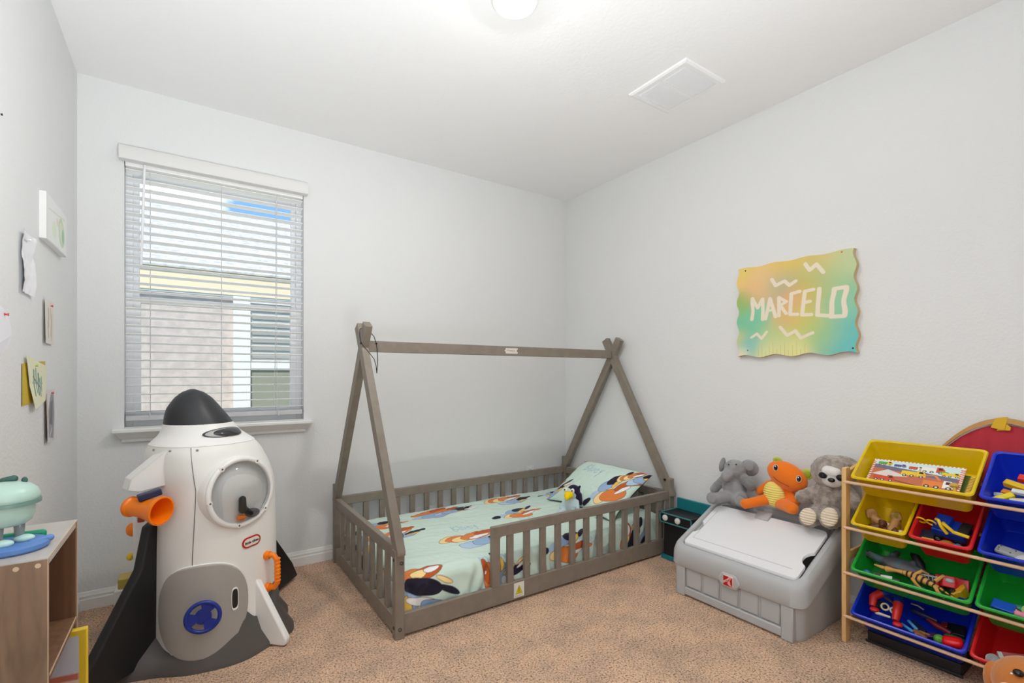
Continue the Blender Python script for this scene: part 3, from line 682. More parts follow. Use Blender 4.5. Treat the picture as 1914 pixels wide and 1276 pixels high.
# cockpit window
ckt, ckz = math.radians(36), 0.949
ck = lambda p: (math.radians(36)*math.cos(p), 0.019*math.sin(p)*(1.0 if math.sin(p) > 0 else 0.9)+0.004*math.cos(p))
b = MB(); b.rings(drape(ck, [(1.0, 0.003), (1.0, 0.0075), (0.9, 0.0075)], 60, 0, ckt, ckz), (False, False)); b.build('cockpit_edge', m_no, rk, smooth=True)
b = MB(); b.rings(drape(ck, [(1.0, 0.0062), (0.75, 0.0075), (0.5, 0.008), (0.25, 0.008), (0.01, 0.008)], 60, 0, ckt, ckz), (False, True)); b.build('cockpit_window', mat('pane_grey', (175, 175, 175), 0.3), rk, smooth=True)
b = MB(); cl2 = lambda p: (math.radians(28)*math.cos(p), 0.0165*math.sin(p)); b.rings(drape(cl2, [(1.0, 0.008), (0.85, 0.013), (0.5, 0.018), (0.01, 0.020)], 44, 0, ckt+math.radians(7), ckz-.001), (False, True)); b.build('cockpit_dome', mat('smoke_plastic', (46, 46, 50), 0.15, 0.6), rk, smooth=True)
# recessed screw points under the collar
for d in (-62, -36, -8):
    p = surf(math.radians(d), 0.888, 0.0005); MB().ell(p, (0.005, 0.004, 0.005)).build('screw_recess', mat('recess_grey', (150, 148, 145), 0.6), rk, smooth=True)
# maker's badge
lt, lz = math.radians(35), 0.468
ln = nrm(lt, lz); lc = surf(lt, lz, 0.001); lx = Vector((0, 0, 1)).cross(ln).normalized(); ly = ln.cross(lx)
ca, sa = math.cos(math.radians(4)), math.sin(math.radians(4)); LX_, LY_ = lx*ca+ly*sa, -lx*sa+ly*ca
def stadium(w, h, o_, n=8):
    P = []
    for k in range(2*n+2):
        a = -PI/2+PI*k/(n) if k <= n else PI/2+PI*(k-n-1)/n
        cx = (w/2-h/2) if k <= n else -(w/2-h/2); P.append(lc+LX_*(cx+h/2*math.cos(a))+LY_*(h/2*math.sin(a))+ln*o_)
    return P
badge = MB().prism(stadium(.088, .046, -0.002), ln*0.0045).build('badge', mat('badge_red', (178, 36, 22), 0.4), rk)
badge['label'] = 'red oval badge with dark lettering'
MB().prism(stadium(.074, .033, 0.0022), ln*0.0010).build('badge_face', mat('badge_white', (232, 222, 214), 0.4), badge)
Mx = Matrix(((LX_.x, LY_.x, ln.x, 0), (LX_.y, LY_.y, ln.y, 0), (LX_.z, LY_.z, ln.z, 0), (0, 0, 0, 1))); Mx.translation = lc+ln*0.0036-LY_*0.001
text_mesh('lettering', 'little tikes', 0.0165, Mx, mat('ink_black', (24, 24, 26), 0.6), badge, 0.0004)
# orange grab handle
ht = math.radians(54); hz0, hz1 = 0.232, 0.378
hp = [surf(ht, hz1, 0.0), surf(ht, hz1, 0.035), surf(ht, hz1-0.02, 0.05), surf(ht, (hz0+hz1)/2, 0.052), surf(ht, hz0+0.02, 0.05), surf(ht, hz0, 0.035), surf(ht, hz0, 0.0)]
b = MB(); b.tube(hp, 0.0125, 14)
for z in (hz0, hz1): b.cyl(surf(ht, z, -0.005), surf(ht, z, 0.016), 0.021, 20, 0.018)
for k in range(7): b.torus(surf(ht, hz0+0.032+k*0.0165, 0.0515), (0, 0, 1), 0.011, 0.0035, 16, 6)
b.build('grab_handle', m_or, rk, smooth=True)
# fins: plates standing out from the body, points given as (distance outwards, height)
def fin(name, p0, d, prof, th_, m, lab=None):
    p0 = Vector((*p0, 0)); d = Vector((*d, 0)).normalized(); n_ = Vector((-d.y, d.x, 0))
    o = MB().prism([p0-n_*th_/2+d*s+Vector((0, 0, z)) for s, z in prof], n_*th_).build(name, m, rk, bevel=min(0.008, th_*.25), seg=3)
    if lab: o['label'] = lab
    return o
fin('fin', (-0.100, 2.515), (-0.67, -0.74), [(-.05, .03), (-.05, .595), (.02, .60), (.062, .58), (.100, .42), (.385, .03)], .042, m_rk, 'large black fin')
fin('fin', (0.243, 2.445), (0.66, -0.60), [(-.07, .012), (-.07, .10), (-.04, .335), (-.02, .350), (0.0, .340), (.175, .035), (.17, .008), (.155, .004)], .034, m_rc, 'low white fin')
fin('fin', (0.30, 2.80), (0.62, 0.76), [(-.05, .0), (-.05, .36), (.06, .40), (.30, .12), (.36, .02)], .042, m_rk, 'large black fin')
fin('fin', (-0.06, 2.76), (-0.74, 0.6), [(-.05, .0), (-.05, .5), (.04, .5), (.09, .38), (.30, .03)], .042, m_rk, 'large black fin')
# white holder high on the left side, telescope below it
b = MB()
hd = Vector((-0.93, -0.30, 0)).normalized(); hn = Vector((-hd.y, hd.x, 0)); h0 = Vector((-0.070, 2.475, 0))
b.prism([h0-hn*0.045+hd*s+Vector((0, 0, z)) for s, z in ((-.05, .895), (.0, .90), (.13, .79), (.14, .748), (.10, .736), (-.05, .755))], hn*0.007)
b.prism([h0+hn*0.025+hd*s+Vector((0, 0, z)) for s, z in ((-.05, .895), (.0, .90), (.13, .79), (.14, .748), (.10, .736), (-.05, .755))], hn*0.007)
b.prism([h0-hn*0.045+hd*s+Vector((0, 0, z)) for s, z in ((-.05, .895), (.0, .90), (.13, .79), (.13, .783), (.0, .892), (-.05, .887))], hn*0.077)
b.prism([h0-hn*0.045+hd*s+Vector((0, 0, z)) for s, z in ((.13, .79), (.14, .748), (.10, .736), (.10, .742), (.133, .752), (.124, .79))], hn*0.077)
b.build('side_vent', m_rc, rk, bevel=0.002)
t0 = Vector((-0.085, 2.335, 0.668)); tdir = Vector((0.70, -0.70, 0.02)).normalized()
t1 = Vector((-0.182, 2.43, 0.678)); tdir = (t0-t1).normalized(); tL = 0.15
b = MB(); b.lathe(t0-tdir*tL, tdir, [(0.0, .026), (0.0, .036), (0.006, .040), (.016, .040), (.022, .034), (.06, .036), (.11, .044), (.136, .053), (.144, .0565), (tL+.003, .0565), (tL+.004, .050), (.13, .045), (.08, .038), (.03, .028)], 40, cap=(True, True))
b.build('telescope', m_or, rk, smooth=True)
p = t0-tdir*0.075
MB().box((-0.012, -0.03, 0.037), (0.065, 0.012, 0.062), M=Matrix.Translation(p) @ Matrix.Rotation(math.radians(10), 4, 'Z') @ Matrix.Rotation(math.radians(-14), 4, 'Y')).build('telescope_bracket', mat('navy_plastic', (30, 38, 78), 0.4), rk, bevel=0.004)
MB().cyl(p+Vector((-.01, 0, .036)), p+Vector((-.01, 0, .056)), .010, 12).cyl(p+Vector((-.012, 0.0, -.05)), p+Vector((-.012, 0, -.034)), .012, 12).build('pivot', mat('brick_red', (150, 50, 20), 0.4), rk, smooth=True)
# rear control panel knobs that peep out on the left
pp = onY(249, 989, 2.64); MB().ell(pp, (.026, .03, .030)).build('knob', m_or, rk, smooth=True)
pp = onY(243, 1040, 2.66); MB().ell(pp, (.013, .02, .016)).build('knob', mat('yellow_plastic', (226, 190, 30), 0.4), rk, smooth=True)
pp = onY(251, 1003, 2.62); MB().box((pp.x-.004, 2.60, .41), (pp.x+.08, 2.66, .66)).build('rear_panel', m_rc, rk, bevel=0.01)
# dark base with lobes
def lobe(th):
    a = th; d = math.degrees(math.atan2(math.sin(a), math.cos(a)))
    h = 0.035; r = 0.285
    for c_, w_, hh, rr in ((20, 17, .135, .015), (-62, 14, .05, .075), (66, 20, .17, .05), (110, 14, .14, .05), (162, 26, .12, .03), (-110, 24, .12, .05), (-160, 22, .12, .03)):
        k = math.exp(-((d-c_)/w_)**2); h += hh*k; r += rr*k
    return r, h
R0, R1, R2, R3 = [], [], [], []
N = 240
for i in range(N):
    th = 2*PI*i/N; r, h = lobe(th); dx = Vector((math.sin(th), -math.cos(th), 0))
    s0 = surf(th, 0.1, 0.002); ri = (s0-RC-Vector((0, 0, .1))).length
    R0.append(RC+dx*(r+0.012)+Vector((0, 0, 0.0))); R1.append(RC+dx*(r+0.010)+Vector((0, 0, 0.022)))
    R2.append(RC+dx*(r-0.012-0.25*(h-.035))+Vector((0, 0, 0.03+h*0.42))); R3.append(RC+dx*(ri+0.004)+Vector((0, 0, 0.03+h)))
b = MB(); b.rings([R0, R1, R2, R3, [p*1.0-(p-RC-Vector((0, 0, p.z)))*0.1 for p in R3]], (False, False)); b.build('base_skirt', m_rd, rk, smooth=True, auto=False)

# cream toy box corner behind the left fin
bb = onY(215, 1092, 3.10)
tb = thing('toy_crate', 'small cream and yellow toy crate half hidden behind the black rocket fin', 'toy', (bb.x+.09, 3.15, 0))
MB().box((bb.x-.005, 3.09, 0), (bb.x+.18, 3.21, 0.125)).build('body', m_rc, tb, bevel=0.006)
MB().box((bb.x+.01, 3.10, 0.125), (bb.x+.17, 3.20, 0.175)).build('lid', mat('mustard_plastic', (196, 172, 84), 0.5), tb, bevel=0.005)
# ================================================================== TOY BOX
m_tg = mat('toybox_grey', (178, 179, 180), 0.5, 0.4, bump=(120, 0.1, 0.001)); m_tw = mat('toybox_white', (228, 228, 230), 0.4, 0.45)
m_td = mat('toybox_shadow_grey', (128, 127, 126), 0.6)
TX0, TX1, TY0, TY1 = 2.235, 2.755, 1.035, 1.745
tbx = thing('toy_box', 'grey plastic toy box with sloping white lid between the bed and bin rack', 'toy box', (2.5, 1.39, 0))
def rimz(x): return 0.262+(max(TX0+.03, min(x, 2.66))-TX0-.03)*(0.185/0.395)
def rrect(ins, r, n=9):
    P = []; x0, x1, y0, y1 = TX0+ins, TX1-ins, TY0+ins, TY1-ins
    for cx, cy, a0 in ((x1-r, y1-r, 0), (x0+r, y1-r, PI/2), (x0+r, y0+r, PI), (x1-r, y0+r, 1.5*PI)):
        for k in range(n): a = a0+PI/2*k/(n-1); P.append((cx+r*math.cos(a), cy+r*math.sin(a)))
    # subdivide long sides so that the slope of the rim is followed
    Q = []
    for i in range(len(P)):
        a, c = P[i], P[(i+1) % len(P)]; m = 12 if math.dist(a, c) > 0.15 else 1
        for k in range(m): Q.append((a[0]+(c[0]-a[0])*k/m, a[1]+(c[1]-a[1])*k/m))
    return Q
def ring(ins, r, zf): return [Vector((x, y, zf(x))) for x, y in rrect(ins, r)]
lip = lambda x: max(rimz(x)-0.105, 0.157)
b = MB()
b.rings([ring(.028, .055, lambda x: 0.0), ring(.022, .06, lambda x: 0.02), ring(.018, .06, lambda x: lip(x)-0.004), ring(.018, .06, lip)], (True, False))
b.build('body', m_tg, tbx, smooth=True)
b = MB()
b.rings([ring(.018, .06, lambda x: lip(x)-.002), ring(.004, .065, lambda x: lip(x)), ring(.0, .065, lambda x: lip(x)+.006), ring(.002, .065, lambda x: rimz(x)-.035), ring(.010, .06, lambda x: rimz(x)-.012), ring(.022, .055, lambda x: rimz(x)),
    ring(.040, .045, lambda x: rimz(x)+.001), ring(.046, .04, lambda x: rimz(x)-.006), ring(.048, .04, lambda x: rimz(x)-.022), ring(.058, .035, lambda x: rimz(x)-.025), ring(.062, .03, lambda x: rimz(x)-.12)], (False, False))
b.build('rim', m_tg, tbx, smooth=True)
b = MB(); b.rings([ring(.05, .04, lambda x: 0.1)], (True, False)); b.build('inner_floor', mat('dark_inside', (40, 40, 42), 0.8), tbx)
# lid with a finger notch at each end
def lid_out():
    x0, x1, y0, y1 = TX0+.056, TX1-.135, TY0+.054, TY1-.054; P = []
    def arc(cx, cy, r, a0, a1, n=7): P.extend([(cx+r*math.cos(math.radians(a0+(a1-a0)*k/n)), cy+r*math.sin(math.radians(a0+(a1-a0)*k/n))) for k in range(n+1)])
    arc(x0+.02, y0+.02, .02, 180, 270)
    xm = x0+.13
    P.extend([(xm-.055, y0)]); arc(xm, y0-.02+.0, .05, 155, 25, 10); P.extend([(xm+.055, y0)])
    arc(x1-.03, y0+.03, .03, 270, 360); arc(x1-.03, y1-.03, .03, 0, 90)
    P.extend([(xm+.055, y1)]); arc(xm, y1+.02, .05, -25, -155, 10); P.extend([(xm-.055, y1)])
    arc(x0+.02, y1-.02, .02, 90, 180)
    return P
LO = lid_out(); lz_ = lambda x: 0.262+(x-TX0-.03)*(0.185/0.395)+.002
b = MB(); cxl, cyl_ = 2.45, 1.39
def lr(k, dz): return [Vector((cxl+(x-cxl)*k, cyl_+(y-cyl_)*k, lz_(cxl+(x-cxl)*k)+dz)) for x, y in LO]
b.rings([lr(.99, -.016), lr(1, -.014), lr(1, -.004), lr(.992, 0.0)], (True, True))
lid = b.build('lid', m_tw, tbx, smooth=True)
b = MB()
for y0, y1, x0, x1 in ((1.13, 1.66, 2.335, 2.3385), (1.6585, 1.662, 2.335, 2.57)):
    b.prism([(x0, y0, lz_(x0)-.001), (x1, y0, lz_(x1)-.001), (x1, y0, lz_(x1)+.0008), (x0, y0, lz_(x0)+.0008)], (0, y1-y0, 0))
b.build('lid_groove', mat('groove_grey', (200, 200, 202), 0.5), lid)
b = MB(); b.prism([(2.585, 1.375, lz_(2.585)), (2.635, 1.375, lz_(2.635)-.004), (2.635, 1.375, lz_(2.635)+.012), (2.595, 1.375, lz_(2.595)+.014), (2.585, 1.375, lz_(2.585)+.006)], (0, .075, 0)); b.build('latch', m_tg, tbx, bevel=.003)
# front: corner feet, base ledge, five raised panels
fx = TX0+.018
for y0, y1 in ((TY0+.045, TY0+.10), (TY1-.10, TY1-.045)):
    MB().box((fx-.014, y0, 0), (fx+.02, y1, .158)).build('corner_foot', m_tg, tbx, bevel=.006)
MB().box((fx-.010, TY0+.095, .008), (fx+.02, TY1-.095, .050)).build('base_ledge', m_tg, tbx, bevel=.006)
w = (TY1-TY0-.20)/5
for i in range(5):
    y = TY0+.10+i*w; MB().box((fx-.006, y+.006, .056), (fx+.02, y+w-.006, .165)).build('front_panel', m_tg, tbx, bevel=.005)
b = MB(); yc = 1.384
b.prism([(TX0-.004, yc-.058, .165), (TX0-.004, yc-.034, .138), (TX0-.004, yc+.034, .138), (TX0-.004, yc+.058, .165), (TX0-.004, yc+.058, .18), (TX0-.004, yc+.036, .212), (TX0-.004, yc-.036, .212), (TX0-.004, yc-.058, .18)], (.02, 0, 0))
boss = b.build('badge_boss', m_tg, tbx, bevel=.008, seg=3)
bd = MB().box((TX0-.0085, yc-.027, .150), (TX0-.002, yc+.027, .204)).build('badge', mat('badge_rim', (225, 196, 190), 0.4), boss, bevel=.004)
bd['label'] = 'square red badge with pale folded star'
RD, PK = (170, 28, 34), (232, 170, 160)
o = sheet('badge_face', lambda u, v: Vector((TX0-.0092, yc+.0235-u*.047, .1535+v*.047)), 60, 60, lin(RD), [('p', [(.0, .42), (.42, .72), (.62, 1.0), (1, 1), (.72, .62), (.78, .3), (1, .0), (.62, .1), (.35, .3), (0, .2)], PK), ('p', [(.1, .3), (.5, .45), (.4, .15)], RD),
    ('l', [(.3, .45), (.55, .6), (.8, .85)], .05, RD), ('l', [(.5, .4), (.62, .62)], .05, RD), ('p', [(.84, .25), (.97, .1), (.97, .75)], RD), ('p', [(.28, .05), (.62, .0), (.5, .28)], RD)], attr_mat('badge_print', .4), bd)

# teal toy grill between bed and toy box
m_te = mat('teal_plastic', (20, 118, 128), 0.45); m_dk = mat('black_plastic', (22, 22, 24), 0.5)
tg = thing('toy_work_stand', 'black and teal toy stand with round white lamps wedged beside the bed', 'toy', (2.66, 1.93, 0))
MB().box((2.60, 1.86, 0.0), (2.74, 2.07, .245)).build('body', m_dk, tg, bevel=.008)
MB().box((2.585, 1.85, 0.0), (2.745, 2.08, .028)).build('base', m_te, tg, bevel=.006)
MB().box((2.575, 1.84, 0.245), (2.745, 2.075, .305)).build('head_box', m_dk, tg, bevel=.004)
b = MB(); fr_ = lambda x, y0, y1, z0, z1, w: b.box((x-.004, y0, z0), (x+.004, y1, z0+w)).box((x-.004, y0, z1-w), (x+.004, y1, z1)).box((x-.004, y0, z0), (x+.004, y0+w, z1)).box((x-.004, y1-w, z0), (x+.004, y1, z1))
fr_(2.573, 1.838, 2.078, .243, .308, .006); b.box((2.57, 2.069, .243), (2.745, 2.078, .251)); b.box((2.57, 2.069, .300), (2.745, 2.078, .308)); b.build('edging', mat('teal_edge', (70, 140, 145), 0.4), tg)
for y in (1.94, 2.035):
    MB().lathe((2.575, y, .276), (-1, 0, 0), [(0, .019), (.008, .019), (.012, .014), (.013, .002)], 24).build('lamp', mat('lamp_white', (225, 225, 218), 0.4), tg, smooth=True)
MB().box((2.745, 1.80, 0.25), (2.762, 2.075, .375)).build('back_panel', m_te, tg, bevel=.003)

# ================================================================== PLUSH TOYS ON THE TOY BOX
m_eg = mat('grey_plush', (152, 152, 153), 0.95, 0.05, bump=(220, 0.4, 0.003), sheen=0.4, var=(9, (118, 117, 117), .4, .62))
m_eg2 = mat('grey_plush_light', (150, 150, 149), 0.95, 0.05, bump=(220, 0.4, 0.003), sheen=0.4)
m_op = mat('orange_plush', (236, 120, 34), 0.9, 0.05, bump=(260, 0.25, 0.002), sheen=0.3)
def rib_mat(name, a, c, sc, ax=(0, 0, 1)):
    m = mat(name, a, 0.9, 0.1); n = m.node_tree.nodes; l = m.node_tree.links
    t = n.new('ShaderNodeTexCoord'); w = n.new('ShaderNodeTexWave'); w.inputs['Scale'].default_value = sc; w.bands_direction = 'Z'; w.inputs['Distortion'].default_value = 0.4
    k = n.new('ShaderNodeBump'); k.inputs['Strength'].default_value = 0.9; k.inputs['Distance'].default_value = .003
    l.new(t.outputs['Object'], w.inputs[0]); l.new(w.outputs['Fac'], k.inputs['Height']); l.new(k.outputs[0], n['Principled BSDF'].inputs['Normal'])
    return m
m_cordy = rib_mat('yellow_corduroy', (240, 220, 122), None, 26); m_cordc = rib_mat('cream_corduroy', (228, 212, 190), None, 26)
m_lime = mat('lime_satin', (176, 190, 60), 0.5, 0.4); m_blk = mat('black_shine', (8, 8, 9), 0.12, 0.6)
def X(px, py, x): return onX(px, py, x)
def rotz(v): return v
# all three face the room (-x) and a little towards the window wall
# grey plush with large round ears
gp = thing('plush_elephant', 'grey plush toy with big round ears on the left end of the toy box', 'plush toy', (2.67, 1.58, .435))
b = MB(); b.ell(X(1373, 908, 2.67), (.056, .072, .070)); b.ell(X(1377, 930, 2.665), (.056, .074, .050)); b.ell(X(1374, 876, 2.66), (.054, .064, .054))
b.cap(X(1364, 882, 2.63), X(1357, 890, 2.59), .034, .031)
b.cap(X(1354, 894, 2.665), X(1335, 914, 2.64), .026, .026); b.cap(X(1391, 894, 2.66), X(1404, 908, 2.63), .030, .029)
b.cap(X(1363, 926, 2.63), X(1336, 931, 2.55), .033, .031); b.ell(X(1331, 931, 2.54), (.020, .036, .036)); b.cap(X(1385, 928, 2.64), X(1386, 936, 2.585), .034, .032); b.ell(X(1385, 936, 2.575), (.022, .036, .036))
b.build('body', m_eg, gp, remesh=0.005, sm=5, disp=(0.012, 0.003))
for (px, py, ry) in ((1350, 868, .018), (1401, 874, .052)):
    c = X(px, py, 2.69); MB().ell(c, (.014, ry, .046), rot=(0.25, 0.0, 0.1)).build('ear', m_eg, gp, smooth=True)
MB().ell(X(1399, 870, 2.672), (.008, .032, .030)).build('ear_lining', m_eg2, gp, smooth=True)
for p in ((1376, 868), (1362, 868)): MB().ell(X(*p, 2.606), .0045, n=10, m=8).build('eye', m_blk, gp, smooth=True)
for p, x in (((1330, 931), 2.517), ((1384, 936), 2.550)): MB().ell(X(*p, x), (.004, .026, .026)).build('foot_pad', m_eg2, gp, smooth=True)
# orange plush with corduroy belly
opl = thing('plush_creature', 'orange plush creature with ribbed yellow belly in the middle of the toy box', 'plush toy', (2.67, 1.40, .44))
b = MB(); hc = X(1471, 889, 2.65); b.ell(hc, (.056, .108, .070), rot=(math.radians(22), 0, 0))
b.ell(X(1453, 922, 2.665), (.05, .064, .082), rot=(math.radians(-14), 0, 0))
b.cap(X(1438, 905, 2.675), X(1420, 918, 2.66), .024, .022); b.cap(X(1474, 920, 2.67), X(1487, 938, 2.64), .025, .024)
b.cap(X(1434, 933, 2.63), X(1396, 941, 2.54), .030, .025); b.ell(X(1393, 941, 2.535), (.025, .026, .028)); b.cap(X(1458, 940, 2.64), X(1481, 950, 2.57), .033, .030)
b.build('body', m_op, opl, remesh=0.005, sm=6)
b = MB(); b.ell(X(1447, 924, 2.632), (.032, .056, .070), rot=(math.radians(-14), 0, 0)); b.build('belly', m_cordy, opl, smooth=True)
for px, py, r in ((1454, 861, (.007, .028, .020)), (1509, 886, (.007, .028, .028))):
    MB().ell(X(px, py, 2.665), r, rot=(.2, 0, 0)).build('ear', m_lime, opl, smooth=True); MB().ell(X(px, py, 2.657), (.004, r[1]*.6, r[2]*.6), rot=(.2, 0, 0)).build('ear_lining', mat('lime_dark', (150, 164, 40), .5), opl, smooth=True)
for px, py, x in ((1450, 874, 2.598), (1493, 895, 2.600)):
    o = MB().ell(X(px, py, x+.006), (.010, .013, .018)).build('eye', m_wf, opl, smooth=True); MB().ell(X(px, py-.5, x), (.010, .010, .0155)).build('pupil', m_blk, o, smooth=True); MB().ell(X(px-1, py-3, x-.009), (.002, .003, .004), n=8, m=6).build('glint', m_wf, o, smooth=True)
b = MB(); b.tube([X(*p, x) for p, x in (((1446, 891), 2.600), ((1452, 897), 2.592), ((1460, 902), 2.588), ((1468, 906), 2.588), ((1475, 909), 2.593))], .0015, 6); b.build('mouth', mat('dark_thread', (110, 50, 20), .8), opl)
# sloth
sl_ = thing('plush_sloth', 'large taupe plush sloth with white face leaning at the bin rack', 'plush toy', (2.68, 1.13, .45))
m_sl = mat('sloth_fur', (176, 164, 156), 1.0, 0.0, bump=(130, 1.0, 0.006), sheen=0.5, var=(30, (142, 131, 124), .42, .6))
b = MB(); b.ell(X(1553, 882, 2.67), (.075, .090, .085)); b.ell(X(1553, 935, 2.68), (.075, .088, .11)); b.ell(X(1548, 960, 2.665), (.07, .09, .065)); b.ell(X(1575, 870, 2.70), (.05, .07, .05))
b.cap(X(1528, 918, 2.67), X(1500, 928, 2.61), .036, .034); b.cap(X(1580, 918, 2.68), X(1600, 940, 2.62), .036, .034)
b.cap(X(1530, 962, 2.64), X(1512, 968, 2.58), .045, .045); b.cap(X(1560, 965, 2.64), X(1551, 970, 2.575), .045, .046)
b.build('body', m_sl, sl_, remesh=0.006, sm=4, disp=(0.010, 0.010))
b = MB(); b.ell(X(1556, 893, 2.618), (.030, .054, .046)); b.cap(X(1548, 880, 2.61), X(1562, 884, 2.61), .028, .026); b.build('face', mat('white_plush', (222, 218, 216), .95, bump=(250, .3, .002)), sl_, remesh=0.004, sm=4)
for px, py in ((1538, 888), (1571, 893)):
    MB().ell(X(px, py, 2.588), (.010, .019, .015), rot=(.15, 0, 0)).build('eye_patch', mat('black_felt', (24, 22, 24), .85), sl_, smooth=True); MB().ell(X(px+.5, py, 2.578), (.005, .006, .006), n=10, m=8).build('eye', m_blk, sl_, smooth=True)
MB().ell(X(1554, 897, 2.583), (.012, .016, .011)).build('nose', m_blk, sl_, smooth=True)
for px, py, x, r in ((1510, 965, 2.537, (.010, .038, .042)), (1550, 966, 2.532, (.010, .038, .045))):
    MB().ell(X(px, py, x), r, rot=(.1, .25, 0)).build('foot_pad', m_cordc, sl_, smooth=True)

# ================================================================== BIN RACK
m_pine = wood('pine', (226, 186, 128), (212, 168, 108), (8, 8, 1.2), 0.5, 1.0, 5)
m_dow = mat('dowel_wood', (222, 182, 146), 0.6)
RX0, RX1, RY0, RY1, RZ = 2.452, 2.715, 0.09, 0.972, 0.783
rack = thing('bin_rack', 'pine toy rack with dowel rails holding coloured plastic bins', 'storage rack', (2.58, 0.53, 0))
for y in (RY1-.018, RY0):
    b = MB(); b.box((RX0, y, 0), (RX0+.045, y+.018, RZ)); b.box((RX1-.045, y, 0), (RX1, y+.018, RZ+.02))
    b.prism([(RX0+.046, y+.001, RZ-.07), (RX0+.046, y+.001, RZ-.014), (RX1-.046, y+.001, RZ+.016), (RX1-.046, y+.001, RZ-.04)], (0, .016, 0))
    b.box((RX0+.045, y+.003, .06), (RX1-.045, y+.015, .10)); b.box((RX0+.045, y+.003, .36), (RX1-.045, y+.015, .40))
    b.build('side_frame', m_pine, rack, bevel=.002)
ROWS = [.720, .515, .312, .117]
for z in ROWS:
    MB().cyl((RX0+.004, RY0+.01, z), (RX0+.004, RY1-.008, z), .0068, 14).build('dowel', m_dow, rack, smooth=True)
    MB().cyl((RX1-.028, RY0+.01, z+.034), (RX1-.028, RY1-.008, z+.034), .0068, 14).build('dowel', m_dow, rack, smooth=True)
MB().box((RX1-.012, RY0+.018, .25), (RX1, RY1-.018, .29)).build('back_rail', m_pine, rack, bevel=.002)
SLP = math.radians(35); cS, sS = math.cos(SLP), math.sin(SLP)
COLS = {'yellow': (224, 190, 8), 'red': (206, 26, 30), 'blue': (14, 46, 190), 'green': (26, 160, 52)}
def bmat(c): return mat('bin_'+c, COLS[c], 0.32, 0.5)
def BP(row, y, v, w):
    """point in a bin: y along the rack, v up the slope from the front rim, w above the mouth plane"""
    z0 = ROWS[row]+.026; x0 = RX0-.010
    return Vector((x0+v*cS-w*sS, y, z0+v*sS+w*cS))
def make_bin(row, ya, yb, colr, label):
    """ya > yb; the camera sees ya on the left"""
    L = .265; D = .118; t = .026
    e = thing('storage_bin', label, 'storage bin', BP(row, (ya+yb)/2, L/2, -D), 'plastic bins hung in the rack')
    def rr(i, w, r=.018, n=5):
        P = []
        for cy, cv, a0 in ((ya-i-r, L-i-r, 0), (yb+i+r, L-i-r, PI/2), (yb+i+r, i+r, PI), (ya-i-r, i+r, 1.5*PI)):
            for k in range(n): a = a0+PI/2*k/(n-1); P.append(BP(row, cy+r*math.cos(a), cv+r*math.sin(a), w))
        return P
    b = MB(); b.rings([rr(t, -D), rr(t-.003, -D+.006), rr(.008, -.010), rr(.006, -.008), rr(.0, -.006), rr(-.002, -.001), rr(.001, .004), rr(.006, .005), rr(.010, .001), rr(.011, -.012), rr(t+.001, -D+.008), rr(t+.004, -D+.004)], (True, True))
    b.build('tray', bmat(colr), e, smooth=True)
    return e
bins = [(0, .934, .530, 'yellow', 'wide yellow bin on the top tier holding picture boards'),
 (0, .515, .120, 'blue', 'blue bin on the top tier holding track pieces and blocks'),
 (1, .934, .737, 'yellow', 'small yellow bin on the second tier under the wide yellow one'),
 (1, .727, .535, 'red', 'small red bin on the second tier holding a blue digger'),
 (1, .520, .325, 'blue', 'blue bin on the second tier holding a grey remote'),
 (2, .934, .537, 'green', 'wide green bin on the third tier holding dinosaurs'),
 (2, .526, .120, 'green', 'right green bin on the third tier holding a blue box'),
 (3, .934, .552, 'blue', 'wide blue bin on the bottom tier'),
 (3, .541, .120, 'red', 'red bin on the bottom tier behind the brown plush dog')]
for a in bins: make_bin(*a)

# --- things in the bins. D(row, y, v, w): w=-.11 is the bin floor
def B_(row, y, v, w): return BP(row, y, v if v > .055 else .055-(.055-v)*.5, w)      # keeps the toys clear of the front wall
def bx_at(row, y, v, w, size, rz=0, rx=0, ry=0):
    """matrix of a box lying in a bin"""
    R = Matrix(((0, cS, -sS), (-1, 0, 0), (0, sS, cS))).to_4x4()      # local x=-y world, local y=up slope, local z=normal
    return Matrix.Translation(B_(row, y, v, w)) @ R @ Euler((rx, ry, rz)).to_matrix().to_4x4()
def block(name, label, cat, row, y, v, w, size, m, rz=0, rx=0, ry=0, bevel=.003, group=None):
    h = Vector(size)/2; o = MB().box(-h, h, M=bx_at(row, y, v, w, size, rz, rx, ry)).build(name, m, bevel=bevel)
    return tag(o, label, cat, group)
g_toy = 'toys in the rack bins'
PL = lambda n, c, r=.35: mat(n, c, r, .5)
